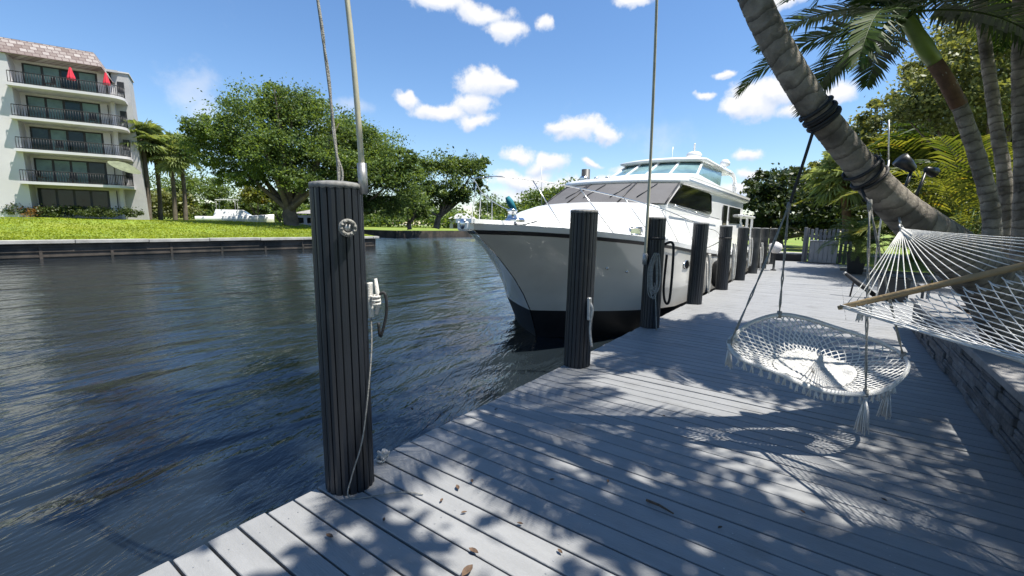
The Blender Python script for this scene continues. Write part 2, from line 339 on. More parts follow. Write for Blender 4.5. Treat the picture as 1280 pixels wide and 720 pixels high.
# ------------------------------------------------------------------ mesh builder
class MB:
    def __init__(s): s.v = []; s.f = []; s.sm = []; s.uv = None
    def add(s, vs, fs, smooth=False):
        o = len(s.v); s.v += [tuple(v) for v in vs]
        s.f += [tuple(i+o for i in f) for f in fs]; s.sm += [smooth]*len(fs)
    def box(s, c, d, rz=0.0, bev=0.0, M3=None):
        x, y, z = d[0]/2, d[1]/2, d[2]/2
        if bev > 0:
            b = min(bev, x*.9, y*.9, z*.9)
            pts = []; 
            for sz in (-1, 1):
                for (px, py) in ((-x+b, -y), (x-b, -y), (x, -y+b), (x, y-b), (x-b, y), (-x+b, y), (-x, y-b), (-x, -y+b)):
                    pts.append((px, py, sz*(z-b)))
            for sz in (-1, 1):
                for (px, py) in ((-x+b, -y+b), (x-b, -y+b), (x-b, y-b), (-x+b, y-b)): pts.append((px, py, sz*z))
            f = [(i, (i+1) % 8, 8+(i+1) % 8, 8+i) for i in range(8)]
            f += [(19-3, 17, 18, 19)][:0]
            lo, hi = 16, 20
            f += [(lo+3, lo+2, lo+1, lo), (hi, hi+1, hi+2, hi+3)]
            def ringcap(base, q, flip):
                r = []
                for k in range(4):
                    a, b2 = base+2*k, base+2*k+1; c = base+(2*k+2) % 8
                    r.append((a, b2, q+(k+1) % 4, q+k)); r.append((b2, c, q+(k+1) % 4))
                return [tuple(reversed(t)) for t in r] if flip else r
            f += ringcap(8, hi, False) + ringcap(0, lo, True)
        else:
            pts = [(-x, -y, -z), (x, -y, -z), (x, y, -z), (-x, y, -z), (-x, -y, z), (x, -y, z), (x, y, z), (-x, y, z)]
            f = [(0, 3, 2, 1), (4, 5, 6, 7), (0, 1, 5, 4), (1, 2, 6, 5), (2, 3, 7, 6), (3, 0, 4, 7)]
        R = M3 if M3 is not None else Matrix.Rotation(rz, 3, 'Z')
        c = Vector(c)
        s.add([tuple(R @ Vector(p)+c) for p in pts], f)
    def bar(s, a, b, w, h, bev=0.0):   # rectangular bar from a to b
        a, b = Vector(a), Vector(b); d = b-a
        q = d.to_track_quat('X', 'Z').to_matrix()
        s.box((a+b)/2, (d.length, w, h), M3=q, bev=bev)
    def tube(s, pts, r, n=6, cap=True, closed=False, smooth=True):
        pts = [Vector(p) for p in pts]; m = len(pts)
        rs = r if isinstance(r, (list, tuple)) else [r]*m
        vs = []; prev = None
        for i, p in enumerate(pts):
            if closed: t = pts[(i+1) % m]-pts[i-1]
            else: t = pts[min(i+1, m-1)]-pts[max(i-1, 0)]
            t = t.normalized() if t.length > 1e-9 else Vector((0, 0, 1))
            if prev is None:
                up = Vector((0, 0, 1)) if abs(t.z) < .9 else Vector((1, 0, 0))
                nrm = t.cross(up).normalized()
            else:
                nrm = prev-t*prev.dot(t)
                nrm = nrm.normalized() if nrm.length > 1e-6 else t.orthogonal().normalized()
            prev = nrm; bi = t.cross(nrm)
            for k in range(n):
                a = 2*PI*k/n; vs.append(p+(nrm*math.cos(a)+bi*math.sin(a))*rs[i])
        fs = []
        for i in range(m if closed else m-1):
            j = (i+1) % m
            for k in range(n):
                k2 = (k+1) % n; fs.append((i*n+k, i*n+k2, j*n+k2, j*n+k))
        if cap and not closed:
            fs.append(tuple(reversed(range(n)))); fs.append(tuple((m-1)*n+k for k in range(n)))
        s.add(vs, fs, smooth)
    def lathe(s, prof, c=(0, 0, 0), n=16, smooth=True):
        c = Vector(c); vs = []; m = len(prof)
        for (r, z) in prof:
            for k in range(n):
                a = 2*PI*k/n; vs.append(c+Vector((r*math.cos(a), r*math.sin(a), z)))
        fs = [(i*n+k, i*n+(k+1) % n, (i+1)*n+(k+1) % n, (i+1)*n+k) for i in range(m-1) for k in range(n)]
        fs += [tuple(reversed(range(n))), tuple((m-1)*n+k for k in range(n))]
        s.add(vs, fs, smooth)
    def grid(s, rows, smooth=True, closed=False):
        m, n = len(rows), len(rows[0]); vs = [p for r in rows for p in r]; fs = []
        for i in range(m-1):
            for k in range(n if closed else n-1):
                k2 = (k+1) % n; fs.append((i*n+k, i*n+k2, (i+1)*n+k2, (i+1)*n+k))
        s.add(vs, fs, smooth)
    def prism(s, outline, z0, z1):
        n = len(outline); vs = [(x, y, z0) for x, y in outline]+[(x, y, z1) for x, y in outline]
        fs = [(i, (i+1) % n, n+(i+1) % n, n+i) for i in range(n)]+[tuple(reversed(range(n))), tuple(range(n, 2*n))]
        s.add(vs, fs)
    def plate(s, pts, thick):           # a thick polygon given by 3-D points
        pts = [Vector(p) for p in pts]; n = len(pts)
        nr = Vector((0, 0, 0))
        for i in range(n): nr += pts[i].cross(pts[(i+1) % n])
        nr.normalize(); h = nr*(thick/2)
        vs = [p-h for p in pts]+[p+h for p in pts]
        fs = [(i, (i+1) % n, n+(i+1) % n, n+i) for i in range(n)]+[tuple(reversed(range(n))), tuple(range(n, 2*n))]
        s.add(vs, fs)
    def build(s, name, m, parent=None):
        me = bpy.data.meshes.new(name)
        b = BASE.get(parent.name, Vector((0, 0, 0))) if parent else Vector((0, 0, 0))
        me.from_pydata([(v[0]-b.x, v[1]-b.y, v[2]-b.z) for v in s.v], [], s.f)
        me.polygons.foreach_set('use_smooth', s.sm); me.update()
        return link(name, me, m, parent, b)

BASE = {}
def link(name, me, m, parent, b=Vector((0, 0, 0))):
    me.materials.append(M[m] if isinstance(m, str) else m)
    o = bpy.data.objects.new(name, me); C.objects.link(o)
    if parent: o.parent = parent; BASE[o.name] = b
    return o
def tag(o, label, cat, group=None, kind=None):
    o['label'] = label; o['category'] = cat
    if group: o['group'] = group
    if kind: o['kind'] = kind
    return o
def thing(name, label, cat, loc, group=None):
    o = bpy.data.objects.new(name, None); o.empty_display_size = 0.2; C.objects.link(o)
    o.location = loc; BASE[o.name] = Vector(loc)
    return tag(o, label, cat, group)
def struct(o): o['kind'] = 'structure'; return o
def dup(root, loc, label, group=None, rz=0.0, scale=1.0):
    r = root.copy(); C.objects.link(r); r.location = loc; r.rotation_euler = (0, 0, rz); r.scale = (scale,)*3; r['label'] = label
    if group: r['group'] = group
    for ch in list(root.children):
        c = ch.copy(); C.objects.link(c); c.parent = r
        for g in ch.children:
            d = g.copy(); C.objects.link(d); d.parent = c
    return r
def smooth_line(ctrl, n=8, closed=False):   # Catmull-Rom
    P = [Vector(p) for p in ctrl]; out = []; m = len(P)
    for i in range(m if closed else m-1):
        p0 = P[(i-1) % m] if closed else P[max(i-1, 0)]; p1 = P[i]; p2 = P[(i+1) % m]; p3 = P[(i+2) % m] if closed else P[min(i+2, m-1)]
        for k in range(n):
            t = k/n
            out.append(0.5*((2*p1)+(p2-p0)*t+(2*p0-5*p1+4*p2-p3)*t*t+(3*p1-p0-3*p2+p3)*t**3))
    if not closed: out.append(P[-1])
    return out

def leaf_mesh(name, c, size, m, parent, up=0.5, aspect=0.55):
    """many small leaf faces at centres c (N,3), each a bent pair of triangles"""
    N = len(c)
    b = np.array(BASE[parent.name]) if parent else np.zeros(3)
    nrm = nrg.normal(size=(N, 3)); nrm[:, 2] += up*1.6; nrm /= np.linalg.norm(nrm, axis=1)[:, None]
    t = nrg.normal(size=(N, 3)); t -= nrm*(t*nrm).sum(1)[:, None]; t /= np.linalg.norm(t, axis=1)[:, None]
    q = np.cross(nrm, t)
    sz = (size*(0.6+0.8*nrg.random(N)))[:, None]
    v = np.empty((N, 4, 3))
    v[:, 0] = c-t*sz*.5; v[:, 1] = c+q*sz*aspect*.5-nrm*sz*.08; v[:, 2] = c+t*sz*.5; v[:, 3] = c-q*sz*aspect*.5-nrm*sz*.08
    v -= b
    me = bpy.data.meshes.new(name)
    me.vertices.add(N*4); me.vertices.foreach_set('co', v.reshape(-1))
    me.loops.add(N*4); me.loops.foreach_set('vertex_index', np.arange(N*4, dtype=np.int32))
    me.polygons.add(N); me.polygons.foreach_set('loop_start', np.arange(0, N*4, 4, dtype=np.int32)); me.polygons.foreach_set('loop_total', np.full(N, 4, dtype=np.int32))
    me.update(calc_edges=True)
    return link(name, me, m, parent, Vector(b))

def ragged(lobes, k=6, s=.34):
    out = list(lobes)
    for c, r_ in lobes:
        for _ in range(k):
            d = nrg.normal(size=3); d /= np.linalg.norm(d); d[2] = abs(d[2])*.9-.25
            q = s*(.6+.8*nrg.random()); out.append((tuple(np.array(c)+d*np.array(r_)*(.95+.15*nrg.random())), tuple(np.array(r_)*q)))
    return out
def crown_points(lobes, n, clump=0.16, shell=0.75):
    """leaf centres in clumps spread over and through ellipsoid lobes [(centre, radii)]"""
    vol = np.array([r[0]*r[1]+r[1]*r[2]+r[0]*r[2] for _, r in lobes]); share = vol/vol.sum()
    out = []; tips = []
    for (c, r), sh in zip(lobes, share):
        c = np.array(c); r = np.array(r); k = max(6, int(sh*n/90)); per = int(sh*n/k)+1
        for _ in range(k):
            d = nrg.normal(size=3); d /= np.linalg.norm(d)
            if d[2] < -0.45: d[2] *= -0.6
            rr = shell+(1.08-shell)*nrg.random() if nrg.random() < 0.78 else 0.3+0.5*nrg.random()
            p = c+d*r*rr; tips.append(p)
            cs = clump*(0.6+0.9*nrg.random())*r.mean()*np.array([1.25, 1.25, 0.62])
            out.append(p+nrg.normal(size=(per, 3))*cs*0.75)
    return np.concatenate(out), tips

def tree(name, label, cat, base, lobes, n, size, m, trunk_r=0.25, limbs=10, group=None, clump=0.16, bark='bark', fork=0.35, shell=0.72):
    base = Vector(base); t = thing(name, label, cat, base, group)
    pts, tips = crown_points(ragged(lobes, 5) if n > 4500 and size > .2 else lobes, n, clump, shell)
    if trunk_r > 0:
        mb = MB()
        cc = Vector(sum((np.array(c) for c, _ in lobes), np.zeros(3))/len(lobes))
        fk = base.lerp(Vector((cc.x*.6+base.x*.4, cc.y*.6+base.y*.4, cc.z)), fork)
        mid = base.lerp(fk, .5)+Vector((rng.uniform(-.2, .2)*trunk_r*3, rng.uniform(-.2, .2)*trunk_r*3, 0))
        mb.tube(smooth_line([base+Vector((0, 0, -.2)), mid, fk], 4), [trunk_r*1.35]+[trunk_r]*4+[trunk_r*.85]*4, 8)
        sel = [Vector(tips[i]) for i in nrg.choice(len(tips), min(limbs, len(tips)), replace=False)]
        for p in sel:
            k = fk.lerp(p, .5)+Vector((0, 0, -.08*(p-fk).length))
            mb.tube(smooth_line([fk-Vector((0, 0, trunk_r)), k, p], 4), [trunk_r*.55*(1-.9*i/8) for i in range(9)], 5)
        mb.build('trunk', bark, t)
    leaf_mesh('crown', pts, size, m, t)
    return t

def plobe(px, py, rx, ry, D, rd=None, dD=0.0):
    c = dep(px, py, D+dD); k = (D+dD)/F
    a, b, e = rx*k, (rd or rx)*k, ry*k
    return (tuple(c), (max(a, .01)*0.94, b*0.94, e*0.94))

def frond(mb, base, az, elev, L, droop, n=26, ll=0.5, lw=0.035, vee=0.35, hang=0.4, rr=0.014, twist=0.0):
    """a feather palm leaf: curved rachis with paired drooping leaflets"""
    base = Vector(base); p = base.copy(); e = elev; pts = [p.copy()]; K = 14; tans = []
    h = Vector((math.cos(az), math.sin(az), 0))
    for i in range(K):
        t = h*math.cos(e)+Vector((0, 0, math.sin(e))); tans.append(t)
        p = p+t*(L/K); pts.append(p.copy()); e -= droop/K*(0.5+1.1*i/K)
    tans.append(tans[-1])
    mb.tube(pts, [rr*(1-.85*i/K) for i in range(K+1)], 4)
    side0 = Vector((-h.y, h.x, 0))
    for j in range(n):
        u = 0.14+0.86*(j+.5)/n; x = u*K; i = min(int(x), K-1); fr = x-i
        c = pts[i].lerp(pts[i+1], fr); t = tans[i]
        upv = side0.cross(t)*-1
        if upv.z < 0: upv = -upv
        l = ll*(math.sin(PI*min(1, .18+.80*u))**.6)*(0.92+.16*rng.random())
        for sgn in (-1, 1):
            sd = side0*sgn
            d = (t*(.55+.35*u)+sd*(1.0-.25*u)+upv*vee*rng.uniform(.5, 1.2)).normalized()
            w = t*lw*.5
            m1 = c+d*l*.5+Vector((0, 0, -hang*l*.12*rng.uniform(.6, 1.3)))
            e1 = c+d*l*(.93)+Vector((0, 0, -hang*l*.55*rng.uniform(.6, 1.4)))
            mb.add([c-w*.6, c+w*.6, m1+w, m1-w, e1], [(0, 1, 2, 3), (3, 2, 4)])

def fanleaf(mb, base, az, elev, stalk, R, n=22):
    """a fan palm leaf: stalk and a pleated fan with hanging tips"""
    base = Vector(base); h = Vector((math.cos(az), math.sin(az), 0)); d = h*math.cos(elev)+Vector((0, 0, math.sin(elev)))
    s = Vector((-h.y, h.x, 0)); c = base+d*stalk+Vector((0, 0, -stalk*.1)); up = d.cross(s)
    mb.tube([base, base+d*stalk*.5, c], .02, 4)
    for j in range(n):
        a = -2.0+4.0*j/(n-1); v = d*math.cos(a)+s*math.sin(a); w = (d*-math.sin(a)+s*math.cos(a))*R*.075
        m1 = c+v*R*.55+up*rng.uniform(-.03, .03)*R; e = c+v*R*.95+Vector((0, 0, -R*rng.uniform(.1, .42)))
        mb.add([c, m1+w, e, m1-w], [(0, 1, 2), (0, 2, 3)])
def ony(x, y, Y):
    d = ray(x, y); return Vector((0, 0, EYE)) + d*(Y/d.y)

# ------------------------------------------------------------------ ground, water, far bank
WL = -0.8
mb = MB(); mb.add([(-600, -300, WL), (-1.6, -300, WL), (-1.6, 500, WL), (-600, 500, WL)], [(0, 1, 2, 3)])
struct(mb.build('canal_water', 'water'))
mb = MB(); mb.add([(-1.75, -120, -.14), (500, -120, -.14), (500, 600, -.14), (-1.75, 600, -.14)], [(0, 1, 2, 3)])
struct(mb.build('ground', 'deck_dark'))
mb = MB(); mb.box((-1.85, 90, -1.6), (.22, 420, 2.9))
struct(mb.build('near_bank_seawall', 'wet_wall'))
# lawn behind the decking
mb = MB()
mb.box((250-9, 313+26.2, -.06), (500, 626, .12)); mb.box((254+3.2, -40, -.075), (500, 142.0, .10))
mb.box((3.8+1.2, 25.8, -.062), (9.4, 9.4, .116))
struct(mb.build('near_lawn', 'grass'))
mb = MB(); mb.box((-5.4, 26.1, -1.2), (7.2, .2, 2.36)); mb.box((-9.1, 140, -1.2), (.2, 228, 2.36)); struct(mb.build('dock_end_seawall', 'wet_wall'))
# far bank: a raised lawn behind its seawall
def far_h(x): return .2+1.0*min(1, max(0, (-35.6-x)/13))**.9+0.012*max(0, -48.6-x)
xs = [-35.55, -37, -39, -41, -43, -45, -47, -50, -60, -80, -120, -200, -400]
ys = [-160, -80, -40, -20, -8, 0, 4, 8, 12, 16, 20, 24, 27.4]
mb = MB(); mb.grid([[(x, y, far_h(x)+.05*math.sin(x*.7+y*.4)*(x < -37)) for x in xs] for y in ys])
struct(mb.build('far_bank_lawn', 'grass'))
mb = MB()
y = -150.0
while y < 27.4:
    L = min(3.4, 27.5-y); mb.box((-35.35+rng.uniform(-.02, .02), y+L/2, .10+rng.uniform(-.015, .02)), (.55, L-.03, .2), bev=.02); y += L
mb.box((-55, 27.4, .1), (39.0, .5, .2))
sw = mb.build('far_seawall_cap', 'concrete'); struct(sw)
mb = MB(); mb.box((-35.45, -66.2, -.9), (.3, 186.5, 1.78)); mb.box((-55, 27.3, -.9), (38.8, .3, 1.78))
y = -40.0
while y < 27: mb.box((-35.28+rng.uniform(-.02, .02), y, -.55), (.10, .13, 1.2)); y += 3.0
for k in range(3): mb.box((-35.27, -66, -.12-.28*k), (.05, 186, .09))
struct(mb.build('far_seawall', 'wet_wall'))
gm = leafmat('grass_blades', (0.19, 0.24, 0.018), (0.34, 0.40, 0.045), 0.4, 0.25)
gx = -35.75-22*nrg.random(52000)**1.6; gy = nrg.uniform(-14, 27, 52000)
gz = np.array([far_h(x) for x in gx])+.05*np.sin(gx*.7+gy*.4)*(gx < -37)+.05
gb = leaf_mesh('grass', np.stack([gx, gy, gz], 1), .11, gm, None, up=.1, aspect=.6); gb['kind'] = 'stuff'
gb['label'] = 'short bright grass blades on the far bank lawn'; gb['category'] = 'grass'
# second bank beyond the side canal, and the end of the canal
mb = MB(); mb.box((-130, 47.9+60, -.35), (146, 120, 1.1)); mb.box((-60, 160, -.4), (300, 90, 1.0))
struct(mb.build('second_bank', 'wet_wall'))
mb = MB(); mb.box((-130, 48.4+60, .22), (145, 120, .06)); mb.box((-60, 160.5, .12), (299, 90, .06))
struct(mb.build('second_bank_lawn', 'grass'))

# ------------------------------------------------------------------ dock deck
mb = MB(); P = .1388; y0 = .6-P*26
k = 0; y = y0
while y < 25.3:
    g = .008 if rng.random() < .55 else .013
    if abs(y-4.2) < P*.5: g = .022
    xr = 1.13 if y < 9.2 else 6.2
    if y > 20.9: xr = .32
    dz = rng.uniform(-.0015, .0015)+(.004 if y > 4.2 else 0)
    x0 = -2.26+rng.uniform(-.008, .008)
    cuts = [x0, xr] if y < 9.2 else [x0, rng.choice((.3, 1.4)), xr]
    for a, b in zip(cuts, cuts[1:]):
        if b-a < .1: continue
        mb.box(((a+b)/2, y+P/2, -.016+dz), (b-a-.004, P-g, .032), bev=.003)
    y += P
struct(mb.build('dock_deck', 'deck'))
mb = MB()
for i in range(26, 86):
    yb = y0+P*i
    for xj in (-2.12, -1.5, -.88, -.26, .36, .98):
        for q in (.3, .7):
            c = (xj+rng.uniform(-.012, .012), yb+P*q, .0012+(.004 if yb > 4.2 else 0)); mb.add([(c[0]+.0038*math.cos(a), c[1]+.0038*math.sin(a), c[2]+.0006) for a in [2*PI*k/6 for k in range(6)]], [tuple(range(6))])
struct(mb.build('deck_screws', 'galv'))
mb = MB(); mb.box((-2.205, 12.1-3, -.13), (.04, 31.5, .19)); mb.box((-2.0, 12.1-3, -.20), (.3, 31, .10))
struct(mb.build('dock_fascia', 'deck_dark'))

# ------------------------------------------------------------------ planter wall of stacked stone
pw = thing('planter_wall', 'low stacked stone planter wall with pale cap along the right of the deck', 'wall', (1.2, 4, 0))
mb = MB(); mb.box((1.28, 3.0, .205), (.24, 12.36, .41)); mb.box((3.6, 9.06, .205), (4.4, .22, .41))
mb.build('wall_core', 'deck_dark', pw)
mb = MB(); hgt = .40/6
for c in range(6):
    z = .012+hgt*(c+.5); y = -3.15
    while y < 9.18:
        l = rng.uniform(.16, .55); l = min(l, 9.2-y)
        pr = rng.uniform(.0, .028)
        h2 = hgt
        if rng.random() < .3:
            for q in (-.25, .25): mb.box((1.145-rng.uniform(0, .028)/2, y+l/2, z+q*hgt), (.06+pr, l-.006, hgt/2-.005), bev=.006)
        else: mb.box((1.145-pr/2, y+l/2, z), (.06+pr, l-.006, hgt-.006), bev=.008)
        y += l
    x = 1.13
    while x < 5.6:
        l = rng.uniform(.16, .55); mb.box((x+l/2, 9.19, z), (l-.006, .06+rng.uniform(0, .02), hgt-.006), bev=.008); x += l
mb.build('stone_facing', 'stone', pw)
mb = MB(); mb.box((1.28, 3.04, .447), (.40, 12.5, .066), bev=.008); mb.box((3.7, 9.09, .447), (4.4, .36, .064), bev=.008)
M['cap_stone'] = mat('cap_stone', (0.21, 0.205, 0.20), 0.85, var=0.25, vscale=3, bump=0.4, bscale=25)
mb.build('wall_cap', 'cap_stone', pw)
mb = MB(); mb.grid([[(x, y, .36+.05*math.sin(x*3.1)*math.cos(y*2.3)+.02*rng.random()) for x in [1.35+.3*i for i in range(16)]] for y in [-3+.35*i for i in range(35)]])
struct(mb.build('planter_soil', 'soil'))

# ------------------------------------------------------------------ pilings
def wrap_mesh(r, z0, z1, strips, nm, m, parent, cx, cy, lean):
    out = []
    for i in range(strips):
        a0 = 2*PI*i/strips; w = 2*PI/strips
        for (f, rr) in ((.03, r-.010), (.10, r), (.5, r+.003), (.90, r), (.97, r-.010)):
            out.append((rr*math.cos(a0+w*f), rr*math.sin(a0+w*f)))
    mb = MB(); n = len(out)
    vs = []
    for z in (z0, z1):
        t = (z)/1.7
        for (x, y) in out: vs.append((cx+x+lean[0]*t, cy+y+lean[1]*t, z))
    mb.add(vs, [(i, (i+1) % n, n+(i+1) % n, n+i) for i in range(n)]+[tuple(range(n, 2*n))])
    return mb.build(nm, m, parent)
PIL = [(1.44, 1.70, 'tall black ribbed piling nearest the camera, with shackle and white cleat'),
 (4.27, 1.66, 'black ribbed piling standing in front of the bow of the yacht'),
 (6.65, 1.64, 'black piling carrying a coiled rope, a black hose and a thin grey pole'),
 (9.32, 1.60, 'black ribbed piling just before the oval porthole of the yacht'),
 (12.0, 1.57, 'black piling with a yellowish streak and black band, fifth along the dock'),
 (14.6, 1.55, 'black piling sixth along the dock, pale rope hanging down its side'),
 (17.2, 1.54, 'dark grey piling seventh along the dock, wider than its far neighbours'),
 (19.7, 1.54, 'dark grey piling next to last along the dock edge'),
 (22.5, 1.54, 'farthest dark grey piling at the end of the dock')]
for i, (py, zt, lab) in enumerate(PIL):
    px = -2.15; t = thing('piling', lab, 'piling', (px, py, 0), 'black wrapped pilings along the dock')
    lean = ((-.035, 0), (.02, .0), (.0, .0), (.02, .02))[i] if i < 4 else (rng.uniform(-.02, .02), rng.uniform(-.03, .03))
    r = .140 if i else .131
    wrap_mesh(r, -2.4, zt-.012, 20, 'ribbed_wrap', 'wrap' if i < 6 else 'wrap_old', t, px, py, lean)
    l = lean; tt = zt/1.7; mb = MB()
    n = 40; rows = []
    for (rr, dz) in ((r-.004, -.03), (r+.004, -.028), (r+.005, -.004), (r-.012, .004), (r*.6, .010), (.012, .014)):
        rows.append([(px+l[0]*tt+(rr+(.004*math.sin(k*PI) if rr > .1 else 0))*math.cos(2*PI*k/n), py+l[1]*tt+rr*math.sin(2*PI*k/n), zt+dz+(.004*math.cos(k*PI) if rr > .12 else 0)) for k in range(n)])
    mb.grid(rows, closed=True); mb.build('piling_cap', 'cap', t)
    if i in (4, 2):
        mb = MB(); mb.lathe([(r+.003, -.02), (r+.009, -.02), (r+.009, .02), (r+.003, .02)], (px+l[0]*.8, py+l[1]*.8, zt-.30), 24); mb.build('strap_band', 'black', t)

# hardware on the nearest piling
p1 = Vector((-2.15, 1.44, 0))
cd = (Vector((0, 0, 0))-p1); cd.z = 0; cd.normalize(); cr_ = Vector((-cd.y, cd.x, 0))  # towards the camera, and to its right
def rotd(a): return cd*math.cos(a)+cr_*math.sin(a)
t = thing('rope_ring', 'grey rope grommet with an eye, fixed near the top of the nearest piling', 'rope ring', p1+rotd(.35)*.16+Vector((-.03, 0, 1.47)))
c0 = p1+rotd(.28)*.165+Vector((-.03, 0, 1.47)); tx = Vector((-rotd(.28).y, rotd(.28).x, 0))
mb = MB(); ring = [c0+tx*.035*math.cos(a)+Vector((0, 0, .035*math.sin(a))) for a in [2*PI*k/20 for k in range(20)]]
mb.tube(ring, .012, 8, closed=True)
for k in range(10): mb.tube([ring[2*k]*1.0+rotd(.28)*.012, ring[(2*k+1) % 20]+rotd(.28)*.014], .008, 5)
mb.build('grommet', 'rope_grey', t)
mb = MB(); mb.tube([c0-rotd(.28)*.03, c0+rotd(.28)*.008], .02, 8); mb.build('bolt', 'galv', t)
t = thing('mooring_cleat', 'white and black cleat on the side of the nearest piling', 'cleat', p1+rotd(1.3)*.16+Vector((0, 0, 1.05)))
b = p1+rotd(1.42)*.150+Vector((-.02, 0, 1.06)); o_ = rotd(1.42); s_ = Vector((-o_.y, o_.x, 0))
mb = MB(); mb.bar(b+Vector((0, 0, -.09)), b+Vector((0, 0, .11)), .035, .02, bev=.005)
mb.tube([b+o_*.03+Vector((0, 0, -.07)), b+o_*.045, b+o_*.03+Vector((0, 0, .13))], [.010, .014, .009], 6)
mb.build('cleat_base', 'rope_white', t)
mb = MB(); mb.tube(smooth_line([b+o_*.02+Vector((0, 0, .02)), b+o_*.075+Vector((0, 0, .05)), b+o_*.085+Vector((0, 0, -.06)), b+o_*.05+Vector((0, 0, -.2)), b+o_*.04+Vector((0, 0, -.12))], 5), .009, 6)
mb.build('hose_loop', 'black', t)
mb = MB()
for k in range(3): mb.tube([b+o_*(.005)+s_*.03*math.cos(a)+Vector((0, 0, -.01+.02*k))+o_*.045*(.5+.5*math.sin(a)) for a in [2*PI*j/12 for j in range(12)]], .008, 5, closed=True)
mb.build('lashing', 'rope_white', t)
# thin line trailing from that cleat to the deck
mb = MB()
g1 = onz(428, 612, .012); g2 = onz(436, 598, .09)
face = lambda a, z: p1+rotd(a)*.156+Vector((-.02*z, 0, z))
mb.tube(smooth_line([b+Vector((0, 0, -.05)), face(1.15, .8), face(.75, .52), face(.45, .3), face(.05, .12), p1+rotd(-.05)*.17+Vector((0, 0, .012)), p1+rotd(.6)*.24+Vector((0, 0, .010)), p1+rotd(.9)*.33+Vector((0, 0, .010)), p1+rotd(.95)*.46+Vector((0, 0, .010))], 8), .0042, 5)
tag(mb.build('trailing_line', 'rope_grey'), 'thin pale line trailing down the nearest piling onto the deck', 'rope')
mb = MB(); q = onz(479, 573, .02)
for k in range(7): 
    a = rng.uniform(0, 6.28); mb.tube(smooth_line([q+Vector((rng.uniform(-.04, .03), rng.uniform(-.04, .04), rng.uniform(-.01, .05))) for _ in range(4)], 4), .009, 5)
tag(mb.build('rope_knot', 'rope_white'), 'small white rope knot lying at the deck edge beside the nearest piling', 'rope')

# mooring whips (long fibreglass poles) and the line beside the first
def whip(name, lab, pts, r0, r1, base):
    t = thing(name, lab, 'mooring whip', base)
    pts = smooth_line(pts, 6); n = len(pts)
    mb = MB(); mb.tube(pts, [r0+(r1-r0)*i/(n-1) for i in range(n)], 8); mb.build('pole', 'fibre', t)
    mb = MB(); mb.tube([pts[0]-(pts[1]-pts[0]).normalized()*.04, pts[0]+(pts[1]-pts[0]).normalized()*.12], r0*1.5, 8); mb.build('socket', 'galv', t)
    return t
whip('mooring_whip', 'pale yellowish mooring whip pole rising out of frame from the nearest piling', [dep(454, 233, 2.44), dep(451, 190, 2.44), dep(443, 90, 2.45), dep(434, 0, 2.47), dep(420, -110, 2.5), dep(396, -260, 2.6), dep(350, -420, 2.8)], .0165, .010, (-2.15, 1.44, 1.7))
whip('mooring_whip', 'thin grey mooring whip pole standing on the piling with the coiled rope', [Vector((-2.22, 6.47, 1.0)), Vector((-2.22, 6.47, 2.0)), onx(815, 160, -2.22), onx(821, 0, -2.2), onx(824, -140, -2.25), onx(818, -300, -2.5)], .024, .016, (-2.2, 6.47, 1.0))
mb = MB(); L1 = [dep(397, -2, 2.45), dep(406, 66, 2.44), dep(414, 130, 2.44), dep(421, 195, 2.43)]
A = smooth_line([dep(340, -330, 2.7)]+L1+[dep(424, 232, 2.42)], 5); mb.tube(A, .0075, 6)
B = [p+Vector((.006*math.cos(i*.6), .006*math.sin(i*.6), 0)) for i, p in enumerate(A)]; mb.tube(B, .006, 5)
mb.tube(smooth_line([dep(421, 195, 2.43), dep(428, 215, 2.43), dep(427, 232, 2.41)], 4), .006, 5)
tag(mb.build('whip_line', 'rope_grey'), 'doubled thin rope slanting up out of frame left of the nearest whip pole', 'rope')
# dock fittings on the other pilings
mb = MB(); c = Vector((-2.07, 6.50, 1.0))
for k in range(7):
    r = rng.uniform(.06, .10); L = rng.uniform(.30, .48); o = rng.uniform(-.05, .05)
    mb.tube(smooth_line([c+Vector((o, -.02*k*.3, .12)), c+Vector((o-r*.7, -.03, -.1)), c+Vector((o-r*.5, -.03, -L)), c+Vector((o+r*.3, -.03, -L-.06)), c+Vector((o+r*.7, -.02, -L+.1)), c+Vector((o+.3*r, -.01, .05))], 5, True), .010, 5, closed=True)
mb.tube(smooth_line([c+Vector((0, 0, -.3)), c+Vector((.06, -.06, -.6)), c+Vector((.10, -.08, -.98))], 5), .009, 5)
tag(mb.build('coiled_rope', 'rope_grey'), 'coil of pale rope hung on the third piling', 'rope')
mb = MB(); c = Vector((-2.0, 6.78, 1.0))
mb.tube(smooth_line([c+Vector((-.05, 0, .25)), c+Vector((.06, .02, .28)), c+Vector((.09, .02, .1)), c+Vector((.08, .02, -.55)), c+Vector((.02, .02, -.62)), c+Vector((-.02, .02, -.4)), c+Vector((0, 0, .1))], 6), .019, 8)
tag(mb.build('black_hose', 'black'), 'thick black hose hanging beside the coiled rope on the third piling', 'hose')
mb = MB(); c = Vector((-2.0, 4.20, .55))
mb.tube(smooth_line([c+Vector((-.02, 0, .2)), c+Vector((.04, 0, .1)), c+Vector((.02, 0, -.1)), c+Vector((.05, 0, -.3))], 5), .014, 6); mb.bar(c+Vector((0, 0, .22)), c+Vector((.01, 0, -.02)), .05, .04, bev=.01)
tag(mb.build('line_bracket', 'galv'), 'grey line bracket low on the piling in front of the bow', 'bracket')
